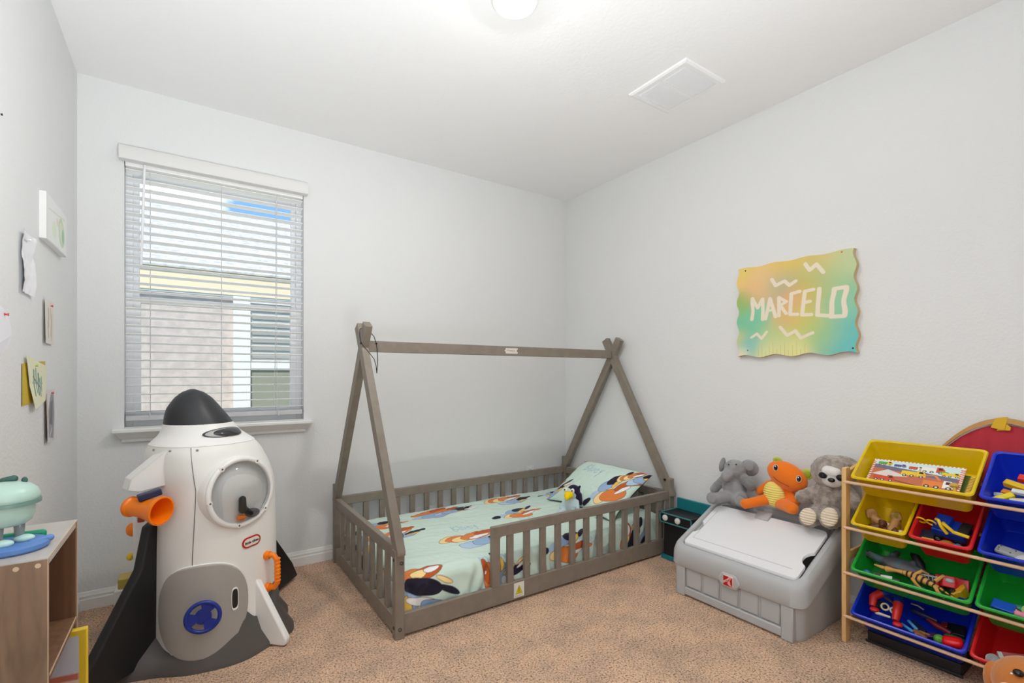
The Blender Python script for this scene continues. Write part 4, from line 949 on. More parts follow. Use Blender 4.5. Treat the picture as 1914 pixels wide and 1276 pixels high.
# top yellow bin: two picture boards and a scoop
def board(name, label, row, y, v, w, W_, H_, rz, shapes, base, nu, nv, ry=0):
    M = bx_at(row, y, v, w, None, rz, 0, ry); e = thing(name, label, 'picture board', M.translation)
    MB().box((-W_/2, -H_/2, -.006), (W_/2, H_/2, 0), M=M).build('board', mat('board_edge', (226, 214, 196), .6), e)
    sheet('cover', lambda u, v_: M @ Vector(((u-.5)*W_, (v_-.5)*H_, .0006)), nu, nv, base, shapes, attr_mat('board_print', .35, .5), e)
    return e
TAN_, GRY, OR2, RD2, YL2, WH2, BL2, GR2, DK2 = (190, 108, 76), (110, 105, 128), (228, 130, 60), (206, 74, 50), (232, 196, 50), (236, 232, 226), (74, 84, 150), (90, 168, 70), (40, 34, 40)
def truck(x, y, s, body, cab, f=1):
    g = lambda a, c_: (x+a*s*f, y+c_*s*1.9)
    S = [('p', [g(0, 0), g(.6, 0), g(.62, .32), g(0, .34)], body), ('p', [g(.62, 0), g(1, 0), g(.98, .22), g(.85, .42), g(.62, .42)], cab), ('p', [g(.7, .22), g(.9, .22), g(.83, .37), g(.7, .37)], DK2)]
    for a in (.15, .45, .82): S += [('e', *g(a, 0), .09*s, .17*s, 0, DK2), ('e', *g(a, 0), .045*s, .08*s, 0, WH2)]
    return S
sh = [('r', 0, 0, 1, 1, WH2), ('p', [(.03, .03), (.97, .03), (.97, .5), (.03, .72)], TAN_), ('p', [(.03, .66), (.97, .42), (.97, .56), (.03, .80)], GRY), ('p', [(.03, .80), (.97, .56), (.97, .97), (.03, .97)], (205, 228, 232)),
      ('p', [(.03, .40), (.2, .62), (.45, .42), (.2, .35)], (214, 210, 206)), ('l', [(.1, .3), (.4, .2), (.6, .12)], .03, (120, 50, 40))]
sh += truck(.06, .80, .17, GR2, YL2)+truck(.25, .77, .14, BL2, (120, 110, 190))+truck(.42, .74, .16, RD2, WH2)+truck(.56, .71, .25, WH2, RD2)+[('e', .8, .74, .05, .04, 0, GR2)]+truck(.78, .62, .19, YL2, YL2)+truck(.36, .48, .27, YL2, YL2)+[('l', [(.6, .55), (.72, .6), (.78, .45)], .03, OR2)]
sh += truck(.07, .2, .25, RD2, RD2)+truck(.62, .18, .33, OR2, WH2)
for i in range(24): sh += [('e', .02+i*.042, .985, .012, .018, 0, OR2)]
for i in range(12): sh += [('r', .955, .05+i*.075, 1, .085+i*.075, RD2), ('r', 0, .05+i*.075, .03, .085+i*.075, RD2)]
board('picture_board', 'vehicle picture board lying on top in the wide yellow bin', 0, .745, .117, -.050, .312, .160, 0.02, sh, lin(WH2), 400, 210)
sh = [('r', .0, 0, .04, 1, (236, 232, 220)), ('r', .96, 0, 1, 1, (240, 200, 80))]+[('r', 0, .02+i*.05, .05, .045+i*.05, DK2) for i in range(20)]+[('r', .95, .02+i*.06, 1, .05+i*.06, (150, 110, 30)) for i in range(16)]
board('picture_board', 'green spiral edged board lying under the vehicle picture board', 0, .733, .110, -.072, .338, .148, -0.02, sh, lin((70, 98, 40)), 200, 120)
e = thing('toy_scoop', 'small tan scoop at the right end of the wide yellow bin', 'toy', B_(0, .600, .05, -.05))
MB().cap(B_(0, .595, .02, -.05), B_(0, .602, .07, -.045), .005, .006).build('handle', PL('scoop_tan', (196, 160, 74)), e, smooth=True)
MB().ell(B_(0, .606, .085, -.042), (.012, .016, .010)).build('bowl', PL('scoop_tan', (196, 160, 74)), e, smooth=True)
# small yellow bin: figurines
def puppy(label, row, y, v, w, body, face, rz=0, s=1.0, name='toy_puppy'):
    M = bx_at(row, y, v, w, None, rz); q = lambda a, c_, d: M @ Vector((a*s, c_*s, d*s)); e = thing(name, label, 'toy figure', q(0, 0, 0))
    b = MB(); b.cap(q(-.022, 0, 0), q(.012, 0, .003), .011*s, .012*s, n=12); b.ell(q(.028, 0, .014), .0125*s, n=12, m=8)
    for a in (-.02, .012):
        for c_ in (-.009, .009): b.cap(q(a, c_, 0), q(a, c_*1.1, -.018), .0045*s, n=8)
    b.cap(q(-.03, 0, .004), q(-.042, 0, .014), .003*s, n=8); b.cap(q(.024, -.009, .022), q(.02, -.013, .012), .0045*s, n=8); b.cap(q(.024, .009, .022), q(.02, .013, .012), .0045*s, n=8)
    b.build('body', mat('fig_'+body[0], body[1], .45), e, remesh=.0028*s, sm=2)
    MB().ell(q(.038, 0, .011), (.007*s, .007*s, .006*s), n=10, m=8).build('muzzle', mat('fig_'+face[0], face[1], .45), e, smooth=True)
    MB().ell(q(.036, -.005, .019), .0022*s, n=8, m=6).ell(q(.036, .005, .019), .0022*s, n=8, m=6).build('eyes', m_blk, e)
    return e
BRN, TN, CR = ('brown', (92, 52, 32)), ('tan', (176, 132, 82)), ('cream', (232, 216, 200))
puppy('tan toy puppy at the back of the small yellow bin', 1, .865, .10, -.062, TN, CR, 2.6, 1.5)
puppy('brown toy puppy at the left front of the small yellow bin', 1, .875, .062, -.068, BRN, CR, 0.5, 1.35)
puppy('brown toy puppy in the middle front of the small yellow bin', 1, .825, .058, -.066, BRN, CR, -.3, 1.3)
puppy('tan toy cat sitting highest in the small yellow bin', 1, .805, .09, -.052, TN, ('greyc', (150, 140, 120)), 1.5, 1.4, 'toy_cat')
block('toy_block', 'turquoise toy piece at the front right of the small yellow bin', 'toy', 1, .806, .034, -.062, (.05, .022, .022), PL('turq', (26, 140, 170)), .2)
o = MB().ell(B_(1, .770, .046, -.052), (.013, .017, .015)).build('toy_ball', PL('cream_p', (222, 210, 160)), smooth=True); tag(o, 'cream round toy head at the right end of the small yellow bin', 'toy')
o = MB().lathe(B_(1, .80, .12, -.06), (-sS, 0, cS), [(0, .012), (.03, .009), (.045, .006), (.05, .002)], 14).build('toy_cone', PL('olive_p', (150, 138, 40)), smooth=True); tag(o, 'olive toy cone at the back of the small yellow bin', 'toy')
# small red bin: blue digger
M = bx_at(1, .628, .115, -.045, None, -.15) @ Matrix.Scale(1.25, 4); q = lambda a, c_, d: M @ Vector((a, c_, d))
dg_ = thing('toy_digger', 'blue and yellow toy digger in the small red bin', 'toy vehicle', q(0, 0, 0))
MB().box((-.035, -.028, -.008), (.05, .028, .022), M=M).box((-.03, -.024, .022), (.01, .024, .045), M=M).build('chassis', PL('digger_blue', (18, 60, 176)), dg_, bevel=.004)
for a in (-.018, .036):
    for c_ in (-.030, .030):
        o = MB().lathe(q(a, c_-.006, -.012), q(a, c_+.1, -.012)-q(a, c_, -.012), [(0, .013), (.001, .016), (.011, .016), (.012, .013)], 20).build('wheel', m_dk, dg_, smooth=True)
        MB().lathe(q(a, c_-.0075, -.012), q(a, c_+.1, -.012)-q(a, c_, -.012), [(0, .005), (.0, .008), (.016, .008)], 14).build('hub', mat('chrome', (190, 190, 190), .3, metal=.6), o, smooth=True)
m_dy = PL('digger_yellow', (236, 200, 30))
MB().tube([q(.0, -.018, .05), q(.005, -.03, .062), q(.028, -.032, .038), (q(.066, -.032, .034))], .0065, 8).build('arm', m_dy, dg_, smooth=True)
MB().tube([q(-.022, -.01, .05), q(-.01, -.022, .062), q(.0, -.034, .05), q(.012, -.036, .026)], .006, 8).build('arm', m_dy, dg_, smooth=True)
b = MB(); b.torus(q(-.032, -.022, .04), q(0, 1, .2)-q(0, 0, 0), .016, .0035, 18, 6); b.torus(q(-.062, -.018, .034), q(0, 1, .2)-q(0, 0, 0), .016, .0035, 18, 6); b.build('roll_bar', m_dy, dg_, smooth=True)
MB().box((.03, -.02, .022), (.056, .026, .03), M=M).build('grille', m_dk, dg_, bevel=.002)
block('toy_crate', 'dark toy trailer beside the blue digger', 'toy', 1, .690, .075, -.062, (.045, .05, .03), PL('dk_navy', (34, 36, 60)), .1)
o = MB().cap(B_(1, .70, .050, -.05), B_(1, .665, .048, -.048), .004, n=8).build('toy_rod', m_dy, smooth=True); tag(o, 'yellow toy rod lying below the blue digger', 'toy')
o = MB().ell(B_(1, .622, .036, -.052), (.02, .026, .018)).build('toy_ball', PL('amber', (170, 112, 40), .3), smooth=True); tag(o, 'amber ball at the front of the small red bin', 'toy')
block('toy_boat', 'light blue toy wedge beside the amber ball', 'toy', 1, .600, .030, -.055, (.05, .03, .022), PL('sky_p', (32, 140, 206)), -.2, bevel=.006)
block('toy_shell', 'white and grey toy shell at the front left of the small red bin', 'toy', 1, .668, .030, -.060, (.035, .022, .018), PL('greywh', (168, 170, 190)), .3, bevel=.007)
block('toy_shell', 'grey toy wedge in the front left corner of the small red bin', 'toy', 1, .700, .024, -.064, (.03, .016, .014), PL('midgrey', (120, 124, 132)), .0, bevel=.005)
# green bin: dinosaurs
def dino(name, label, row, y, v, w, rz, s, col, spots=None, ry=0, rx=0):
    M = bx_at(row, y, v, w, None, rz, rx, ry); q = lambda a, c_, d: M @ Vector((a*s, c_*s, d*s)); e = thing(name, label, 'toy dinosaur', q(0, 0, 0))
    b = MB(); b.ell(q(0, 0, 0), (.050*s, .026*s, .030*s), rot=M.to_3x3(), n=18, m=12); b.ell(q(.02, 0, .006), (.036*s, .025*s, .028*s), rot=M.to_3x3())
    P = [q(-.03, 0, .002), q(-.065, 0, -.006), q(-.10, .006, -.018), q(-.13, .012, -.024)]; b.tube(P, [.022*s, .015*s, .009*s, .003*s], 12)
    P = [q(.04, 0, .008), (q(.066, 0, .012)), q(.084, 0, .008)]; b.tube(P, [.018*s, .014*s, .012*s], 12); b.ell(q(.095, 0, .006), (.020*s, .012*s, .011*s), rot=M.to_3x3())
    for a in (-.022, .034):
        for c_ in (-.022, .022): b.cap(q(a, c_, -.006), q(a+.004, c_*1.25, -.04), .011*s, .0085*s, n=10)
    for k in range(7): b.cap(q(-.035+k*.013, 0, .026), q(-.036+k*.013, 0, .036-abs(k-3)*.0015), .004*s, .0015*s, n=6)
    b.build('body', mat('dino_'+name+label[:4], col, .5, bump=(300, .4, .001), **({'var': (26, spots, .52, .62)} if spots else {})), e, remesh=.0035*s, sm=2)
    MB().ell(q(.10, -.010, .011), .0025*s, n=8, m=6).ell(q(.10, .010, .011), .0025*s, n=8, m=6).build('eyes', m_blk, e)
    return e
dino('toy_dinosaur', 'large grey toy dinosaur with teal spots on its side in the green bin', 2, .780, .120, -.045, 2.95, 1.35, (80, 84, 90), (70, 104, 112), rx=-.9)
dino('toy_dinosaur', 'darker grey toy dinosaur below the teal spotted one', 2, .850, .050, -.075, .2, .62, (92, 90, 88))
# striped creature
M = bx_at(2, .70, .065, -.025, None, -.06) @ Matrix.Scale(1.35, 4); q = lambda a, c_, d: M @ Vector((a, c_, d))
e = thing('toy_raptor', 'tan toy raptor with dark stripes lying across the green bin', 'toy dinosaur', q(0, 0, 0))
N_ = 150; P = []; R = []
for k in range(N_):
    t = k/(N_-1); a = -.095+.205*t; P.append(q(a, .008*math.sin(t*6)-.030*max(0, t-.68)*3, .0)); R.append(.006+.012*math.exp(-((t-.42)/.2)**2)+.006*math.exp(-((t-.03)/.06)**2)-.004*t)
b = MB(); n0 = len(b.v); b.tube(P, R, 16); o = b.build('body', attr_mat('raptor_skin', .5), e, smooth=True)
Cc = np.zeros((len(o.data.vertices), 3)); 
for k in range(N_):
    t = k/(N_-1); s_ = (.22 < t < .85) and (math.sin(t*95) > .35); Cc[k*16:(k+1)*16] = lin((70, 34, 20) if s_ else (206, 156, 84))
set_print(o, Cc)
for a, c_ in ((-.02, .02), (-.02, -.02), (.03, .024), (.035, -.024)): MB().tube([q(a, c_*.4, .004), q(a+.014, c_*1.3, .012), q(a+.028, c_*1.5, 0)], [.008, .006, .0035], 8).build('leg', mat('raptor_tan', (206, 156, 84), .5), e, smooth=True)
MB().cap(q(-.100, 0, .002), q(-.125, .004, -.002), .008, .004, n=10).build('jaw', mat('raptor_tan', (206, 156, 84), .5), e, smooth=True)
block('toy_card', 'white and red card under the striped raptor head', 'toy card', 2, .818, .026, -.038, (.04, .018, .003), PL('card_white', (226, 220, 214)), .2)
b = MB()
for k in range(9): b.tube([B_(2, .735-k*.013, .083, -.036), B_(2, .737-k*.013, .095, -.026+.002*k), B_(2, .735-k*.013, .108, -.036)], .0022, 6)
b.tube([B_(2, .745, .095, -.028), B_(2, .62, .095, -.016)], .003, 6); b.ell(B_(2, .618, .095, -.018), (.012, .016, .010), n=10, m=8)
tag(b.build('toy_skeleton', PL('bone_grey', (168, 172, 176)), smooth=True), 'pale grey toy skeleton ribs behind the striped raptor', 'toy')
def car(label, row, y, v, w, s, col, rz=0, rx=0):
    M = bx_at(row, y, v, w, None, rz, rx); q = lambda a, c_, d: M @ Vector((a*s, c_*s, d*s)); e = thing('toy_car', label, 'toy vehicle', q(0, 0, 0))
    b = MB(); b.prism([q(a, -.016, d) for a, d in ((-.036, 0), (.036, 0), (.037, .010), (.020, .013), (.008, .024), (-.018, .024), (-.026, .014), (-.037, .012))], q(0, .032, 0)-q(0, 0, 0)); b.build('body', PL('car_'+label[:5], col, .25), e, bevel=.002*s)
    for a in (-.022, .022):
        for c_ in (-.016, .016): MB().lathe(q(a, c_-.004, 0), q(0, 1, 0)-q(0, 0, 0), [(0, .007*s), (.001*s, .009*s), (.007*s, .009*s), (.008*s, .007*s)], 16).build('wheel', m_dk, e, smooth=True)
car('red toy racing car at the back right of the wide green bin', 2, .615, .105, -.045, 1.4, (190, 24, 30), .1, .5)
car('yellow toy buggy upended at the right of the wide green bin', 2, .592, .085, -.050, 1.15, (200, 150, 30), 1.3, 1.2)
car('dark blue toy car in the right corner of the wide green bin', 2, .583, .055, -.070, .9, (24, 34, 110), 1.5, .4)
block('toy_box_piece', 'grey toy crate under the striped raptor', 'toy', 2, .715, .022, -.062, (.05, .025, .03), PL('ash', (104, 106, 104)), .05)
block('toy_box_piece', 'smaller grey toy piece at the right of the grey crate', 'toy', 2, .655, .020, -.066, (.04, .022, .026), PL('ash2', (118, 110, 106)), -.1)
o = MB().ell(B_(2, .895, .045, -.055), (.012, .016, .012)).build('toy_claw', PL('teal_claw', (40, 110, 140)), smooth=True); tag(o, 'small teal toy in the left front corner of the wide green bin', 'toy')
o = MB().tube([B_(2, .765, .19, -.03), B_(2, .745, .17, -.02), B_(2, .725, .145, -.03), B_(2, .71, .12, -.04)], [.006, .016, .018, .010], 10).build('toy_tail', m_dk, smooth=True); tag(o, 'black curved toy tail at the back of the wide green bin', 'toy')
# blue bottom bin
M = bx_at(3, .82, .085, -.045, None) @ Matrix.Scale(1.2, 4); q = lambda a, c_, d: M @ Vector((a, c_, d))
e = thing('toy_figure_legs', 'legs of a large toy figure with blue thighs and red boots', 'toy figure', q(0, 0, 0))
m_fr, m_fb = PL('boot_red', (200, 32, 26), .45), PL('leg_blue', (20, 56, 150), .45)
MB().cap(q(-.012, .085, .02), q(-.03, .062, .032), .020, .017).cap(q(.014, .085, .02), q(.022, .04, .034), .020, .017).cap(q(-.012, .088, .018), q(.014, .088, .018), .02).build('thighs', m_fb, e, remesh=.003, sm=2)
for Pq, nm in (([q(-.034, .058, .034), q(-.052, .030, .032), q(-.048, .0, .022)], 0), ([q(.024, .036, .036), q(.028, .0, .030), (q(.030, -.03, .026))], 1)):
    o = MB().tube(Pq, [.0175, .0165, .012], 16).build('boot', m_fr, e, smooth=True)
    f = Pq[2]; MB().ell(f+(q(.01, -.012, 0)-q(0, 0, 0)), (.016, .018, .010)).build('foot', m_fr, o, smooth=True)
b = MB(); b.torus(q(.0-.012, .012, .024), q(.1, -.5, 1)-q(0, 0, 0), .013, .004, 18, 8); b.torus(q(-.036+.05, .010, .022), q(.1, -.5, 1)-q(0, 0, 0), .011, .004, 18, 8); b.cap(q(-.03, -.02, .018), q(.008, -.018, .016), .007, .005)
tag(b.build('toy_goggles', PL('bone', (206, 196, 176)), smooth=True), 'cream and grey toy goggles between the red boots', 'toy')
M = bx_at(3, .715, .05, -.055, None, -.55); q = lambda a, c_, d: M @ Vector((a, c_, d))
e = thing('toy_doll', 'small toy doll with brown body and sky blue legs in the bottom bin', 'toy figure', q(0, 0, 0))
MB().cap(q(-.01, 0, .0), q(.028, 0, .004), .010, .012).cap(q(.0, .012, .004), q(.025, .026, .002), .005).cap(q(.0, -.012, .004), q(.02, -.026, 0), .005).ell(q(.048, 0, .006), .011).build('body', PL('doll_brown', (140, 90, 52), .5), e, remesh=.003, sm=2)
for c_ in (-.010, .010): MB().cap(q(-.018, c_, 0), q(-.058, c_*1.5, -.002), .007, .006).build('leg', PL('doll_sky', (70, 150, 210), .5), e, smooth=True)
o = MB().ell(B_(3, .642, .038, -.035), (.019, .019, .019)).build('toy_ball', mat('green_knobbly', (96, 160, 52), .5, bump=(160, 1, .004)), smooth=True); tag(o, 'knobbly green ball beside the red rounded block', 'ball')
block('toy_block', 'big red rounded block at the right front of the bottom blue bin', 'toy block', 3, .598, .032, -.022, (.064, .042, .044), PL('shiny_red', (222, 16, 26), .25), .25, bevel=.014)
o = MB().tube([B_(3, .70, .13, -.05), B_(3, .66, .11, -.045), B_(3, .62, .10, -.05)], [.008, .013, .009], 10).build('toy_bat', PL('maroon', (120, 20, 34)), smooth=True); tag(o, 'dark red toy club at the back of the bottom blue bin', 'toy')
o = MB().tube([B_(3, .76, .15, -.05), B_(3, .72, .14, -.045), B_(3, .67, .135, -.05)], [.010, .014, .008], 10).build('toy_boat', PL('deep_blue', (24, 26, 80)), smooth=True); tag(o, 'dark blue toy boat at the back of the bottom blue bin', 'toy')
o = MB().tube([B_(3, .765, .175, -.045), B_(3, .74, .172, -.04), B_(3, .72, .165, -.045)], .004, 8).build('toy_stick', PL('pale_stick', (150, 130, 110)), smooth=True); tag(o, 'short pale toy stick at the very back of the bottom blue bin', 'toy')
o = MB().ell(B_(3, .605, .085, -.05), (.014, .034, .012)).build('toy_leaf', PL('leafg', (40, 84, 44), .6), smooth=True); tag(o, 'dark green toy leaf behind the red rounded block', 'toy')
# more small things filling the deeper bins
MORE = [(3, .885, .150, 'toy_block', 'dark grey toy brick in the back left of the bottom blue bin', (.05, .03, .02), (52, 54, 60), .3), (3, .845, .185, 'toy_stick', 'thin tan toy stick at the back of the bottom blue bin', (.07, .010, .010), (150, 116, 80), -.4),
 (3, .690, .085, 'toy_block', 'purple toy piece behind the doll in the bottom blue bin', (.05, .022, .018), (70, 44, 96), .5), (3, .735, .105, 'toy_block', 'navy toy wing in the middle of the bottom blue bin', (.06, .03, .012), (30, 34, 84), -.5),
 (3, .655, .155, 'toy_block', 'dark red toy peg in the back right of the bottom blue bin', (.024, .024, .02), (130, 24, 34), .2), (3, .880, .045, 'toy_block', 'olive toy piece left of the red boots', (.03, .02, .016), (74, 84, 50), .1),
 (3, .770, .050, 'toy_block', 'white toy wheel piece between the boots and the doll', (.018, .018, .014), (206, 208, 212), .6), (3, .620, .150, 'toy_block', 'black toy case in the back right corner of the bottom blue bin', (.06, .05, .02), (28, 28, 32), .1),
 (2, .700, .130, 'toy_block', 'dark toy base plate behind the red racing car', (.06, .03, .012), (40, 44, 46), .3), (2, .640, .070, 'toy_block', 'tan toy bone beside the yellow buggy', (.05, .012, .012), (196, 160, 110), -.5), (2, .870, .075, 'toy_block', 'slate toy rock left of the dinosaurs', (.035, .028, .02), (84, 88, 92), .4),
 (1, .700, .105, 'toy_block', 'black toy track piece behind the dark trailer', (.03, .05, .012), (30, 30, 32), .0), (1, .575, .080, 'toy_block', 'dark grey toy tyre right of the digger', (.022, .03, .022), (44, 44, 48), .1), (1, .890, .100, 'toy_block', 'brown toy log in the back left of the small yellow bin', (.04, .018, .016), (110, 70, 40), .7)]
for row, y, v, nm, lab, size, col, rz in MORE:
    block(nm, lab, 'toy', row, y, v, -.095, size, PL('more_%d_%d_%d' % col, col, .4), rz, bevel=.004)
# right bins
block('toy_block', 'yellow toy bar at the front of the top blue bin', 'toy block', 0, .462, .060, -.045, (.062, .022, .02), PL('lemon', (226, 206, 30)), .75)
block('toy_block', 'longer yellow toy beam behind in the top blue bin', 'toy block', 0, .435, .125, -.040, (.075, .024, .024), PL('gold_p', (220, 176, 16)), -.35)
o = MB().tube([B_(0, .49, .085, -.055), B_(0, .475, .080, -.05), B_(0, .455, .070, -.05), B_(0, .44, .06, -.052)], [.009, .010, .010, .009], 4).build('toy_track', PL('track_white', (214, 214, 216)), smooth=False); tag(o, 'curved white toy track end in the top blue bin', 'toy track')
block('toy_track', 'straight white toy rod behind the yellow bar in the top blue bin', 'toy track', 0, .420, .090, -.035, (.05, .018, .016), PL('track_white', (214, 214, 216)), -.1)
block('toy_block', 'red toy piece at the back of the top blue bin', 'toy block', 0, .415, .165, -.035, (.045, .028, .02), PL('scarlet', (222, 50, 34)), -.1)
block('toy_block', 'orange toy piece between the two yellow ones in the top blue bin', 'toy block', 0, .455, .098, -.055, (.04, .02, .018), PL('tang', (220, 130, 26)), -.3)
block('toy_plate', 'pale beige flat toy piece at the front of the top blue bin', 'toy', 0, .40, .040, -.045, (.09, .05, .008), PL('beige_p', (206, 200, 176)), .2)
block('toy_block', 'black toy piece in the middle of the top blue bin', 'toy block', 0, .42, .068, -.058, (.05, .025, .02), m_dk, .1)
block('toy_plate', 'slate grey toy panel in the left corner of the top blue bin', 'toy', 0, .478, .035, -.075, (.05, .03, .012), PL('slate', (60, 76, 96)), 0)
M = bx_at(1, .435, .075, -.055, None, -.22); q = lambda a, c_, d: M @ Vector((a, c_, d))
e = thing('remote_control', 'grey game controller bar lying in the second tier blue bin', 'remote control', q(0, 0, 0))
MB().box((-.055, -.019, -.009), (.055, .019, .009), M=M).build('body', PL('remote_grey', (168, 168, 164)), e, bevel=.009, seg=4)
b = MB()
for a, c_ in ((-.045, .0), (-.043, -.010), (-.042, .010), (.0, .008), (-.01, -.008), (.02, -.006)): b.lathe(q(a, c_, .0085), q(0, 0, 1)-q(0, 0, 0), [(0, .003), (.0014, .0028)], 10)
b.build('buttons', PL('btn', (96, 94, 92)), e)
o = MB().lathe(B_(1, .40, .03, -.052), (-sS, .1, cS), [(0, .034), (.005, .036), (.012, .028), (.015, .01)], 28).build('toy_dish', PL('dishw', (226, 220, 216)), smooth=True); tag(o, 'white round toy dish at the front of the second tier blue bin', 'toy')
block('toy_box_piece', 'clear blue toy box in the right green bin', 'toy', 2, .462, .060, -.045, (.062, .04, .03), PL('boxblue', (34, 86, 190), .2), -.1)
o = MB().lathe(B_(2, .395, .075, -.045), (-.9, .3, .5), [(0, .020), (.004, .022), (.012, .020), (.013, .006)], 24).build('toy_cup', PL('pale_green', (158, 196, 120)), smooth=True); tag(o, 'pale green toy cup beside the blue box', 'toy')
e = thing('toy_pig', 'pink toy pig at the front of the right green bin', 'toy figure', B_(2, .395, .035, -.04))
MB().ell(B_(2, .398, .035, -.038), (.018, .024, .016)).ell(B_(2, .422, .035, -.036), .012).cap(B_(2, .425, .045, -.03), B_(2, .427, .05, -.022), .004, .002, n=8).build('body', PL('pig_pink', (232, 140, 160), .45), e, remesh=.0028, sm=2)
MB().ell(B_(2, .428, .026, -.03), .0022, n=8, m=6).build('eye', m_blk, e)
o = MB().ell(B_(2, .425, .085, -.055), (.016, .024, .012)).build('toy_shell', PL('seafoam', (60, 140, 110)), smooth=True); tag(o, 'sea green toy shell behind the blue box', 'toy')
b = MB(); c0 = B_(3, .488, .035, -.045); ax = Vector((-.75, -.15, .6)).normalized(); b.lathe(c0, ax, [(0, .020), (.003, .021), (.008, .021), (.009, .018)], 28)
for r in (.006, .011, .016): b.torus(c0+ax*.009, ax, r, .0012, 24, 6)
tag(b.build('toy_disc', PL('disc_grey', (150, 150, 150)), smooth=True), 'grey ringed disc at the front of the bottom red bin', 'toy')
o = MB().tube([B_(3, .475, .075, -.03), B_(3, .465, .055, -.028), B_(3, .452, .036, -.03), B_(3, .435, .018, -.035)], [.009, .009, .008, .006], 4).build('toy_strap', PL('strap_grey', (190, 190, 188))); tag(o, 'pale curved strap beside the grey ringed disc', 'toy')
block('toy_board', 'dark red board leaning in the bottom red bin', 'toy', 3, .425, .065, -.04, (.085, .07, .006), PL('dark_red', (150, 14, 20)), .35, .3)
o = MB().ell(B_(3, .385, .115, -.03), (.018, .022, .018)).build('toy_ball', mat('clay_grey', (140, 134, 120), .9, bump=(120, .8, .004)), smooth=True); tag(o, 'grey clay ball at the back of the bottom red bin', 'ball')
o = MB().ell(B_(3, .378, .085, -.032), (.018, .026, .014)).build('toy_loaf', PL('loaf_tan', (206, 140, 84)), smooth=True); tag(o, 'tan toy loaf in front of the grey clay ball', 'toy')
# dark flat crate under the rack
e = thing('floor_crate', 'low black crate on the carpet under the bin rack', 'crate', (2.62, .74, 0))
MB().box((2.545, .585, 0), (2.70, .905, .052)).build('tray', mat('crate_black', (26, 26, 32), .4), e, bevel=.004)
MB().box((2.538, .580, 0), (2.545, .910, .012)).build('lip', mat('crate_lip', (40, 38, 40), .4), e, bevel=.002)

# bentwood arch with red fabric behind the rack
ar = thing('fabric_bookrack', 'bentwood arch holding red fabric, standing behind the bin rack', 'book rack', (2.752, .50, 0))
def arch(t, off=0):     # t in -1..1
    y = .50+(-t)*.29; return Vector((2.752, y, .55+(.475-off)*math.cos(t*PI/2*.80)**0.8))
b = MB(); ts = [-1+2*k/60 for k in range(61)]
P = [arch(t) for t in ts]; Q = [arch(t, .02) for t in ts]
b.rings([[p+Vector((-.011, 0, 0)), p+Vector((.011, 0, 0)), q_+Vector((.011, 0, 0)), q_+Vector((-.011, 0, 0))] for p, q_ in zip(P, Q)])
for s in (-1, 1):
    p = arch(s); b.box((2.741, p.y-.01, 0), (2.763, p.y+.01, p.z))
b.build('arch', wood('bentwood', (206, 160, 96), (190, 140, 78), (3, 3, 3), .45), ar)
b = MB(); G = []
for t in [-.98+1.96*k/60 for k in range(61)]:
    p = arch(t, .028); col_ = []
    for k in range(20):
        z = p.z-(p.z-.35)*k/19; col_.append(Vector((2.7525+.004*math.sin(t*30)*math.sin(k*.3+.5), p.y, z)))
    G.append(col_)
b.grid(G); b.build('fabric', mat('red_canvas', (186, 44, 58), .85, sheen=.2), ar, smooth=True, auto=False)
yt = .485; zt_ = 1.03
MB().prism([(2.740, yt+.042, zt_-.005), (2.740, yt+.006, zt_+.002), (2.740, yt+.016, zt_-.052), (2.740, yt+.056, zt_-.045)], (.004, 0, 0)).build('strap', mat('yellow_strap', (222, 176, 34), .7), ar)
MB().prism([(2.744, yt+.016, zt_-.02), (2.744, yt-.002, zt_-.04), (2.744, yt+.0, zt_-.052), (2.744, yt+.04, zt_-.056)], (.003, 0, 0)).build('strap', mat('yellow_strap', (222, 176, 34), .7), ar)

# brown plush dog in front of the rack
pd = thing('plush_dog', 'brown and white plush dog at the lower right, before the bin rack', 'plush toy', (2.12, .33, 0))
hc = onX(1932, 1284, 2.10)
m_bp = mat('brown_plush', (190, 116, 56), .95, .05, bump=(240, .4, .003), sheen=.4); m_wp = mat('cream_plush', (236, 230, 214), .95, .05, bump=(240, .3, .003), sheen=.3)
b = MB(); b.ell(hc, (.085, .095, .080)); b.ell(Vector((2.13, hc.y, .12)), (.075, .08, .11)); b.cap((2.13, hc.y+.05, .05), (2.05, hc.y+.08, .035), .035, .032); b.cap((2.13, hc.y-.05, .05), (2.05, hc.y-.08, .035), .035, .032)
b.cap((2.12, hc.y+.06, .17), (2.07, hc.y+.09, .11), .026, .024); b.cap((2.12, hc.y-.06, .17), (2.07, hc.y-.09, .11), .026, .024)
b.build('body', m_bp, pd, remesh=.006, sm=5)
fv = Vector((-.94, -.14, .32)).normalized(); sv_ = Vector((0, 0, 1)).cross(fv).normalized(); uv_ = fv.cross(sv_)
HH = lambda f, s, u: hc+fv*f+sv_*s+uv_*u
MB().ell(HH(.055, .028, -.030), (.038, .045, .032)).ell(HH(.055, -.030, -.030), (.038, .045, .032)).build('muzzle', m_wp, pd, remesh=.004, sm=4)
MB().ell(HH(.094, .0, -.016), (.012, .017, .012)).build('nose', mat('purple_nose', (52, 34, 92), .4), pd, smooth=True)
for s in (-.042, .030):
    o = MB().ell(HH(.074, s+.012, .032), (.014, .013, .010)).build('eye', m_blk, pd, smooth=True); MB().ell(HH(.087, s-.002, .026), (.003, .003, .002), n=8, m=6).build('glint', m_wf, o)
for s in (-1, 1): MB().ell(HH(-.01, s*.085, -.01), (.02, .025, .05)).build('ear', m_bp, pd, smooth=True)

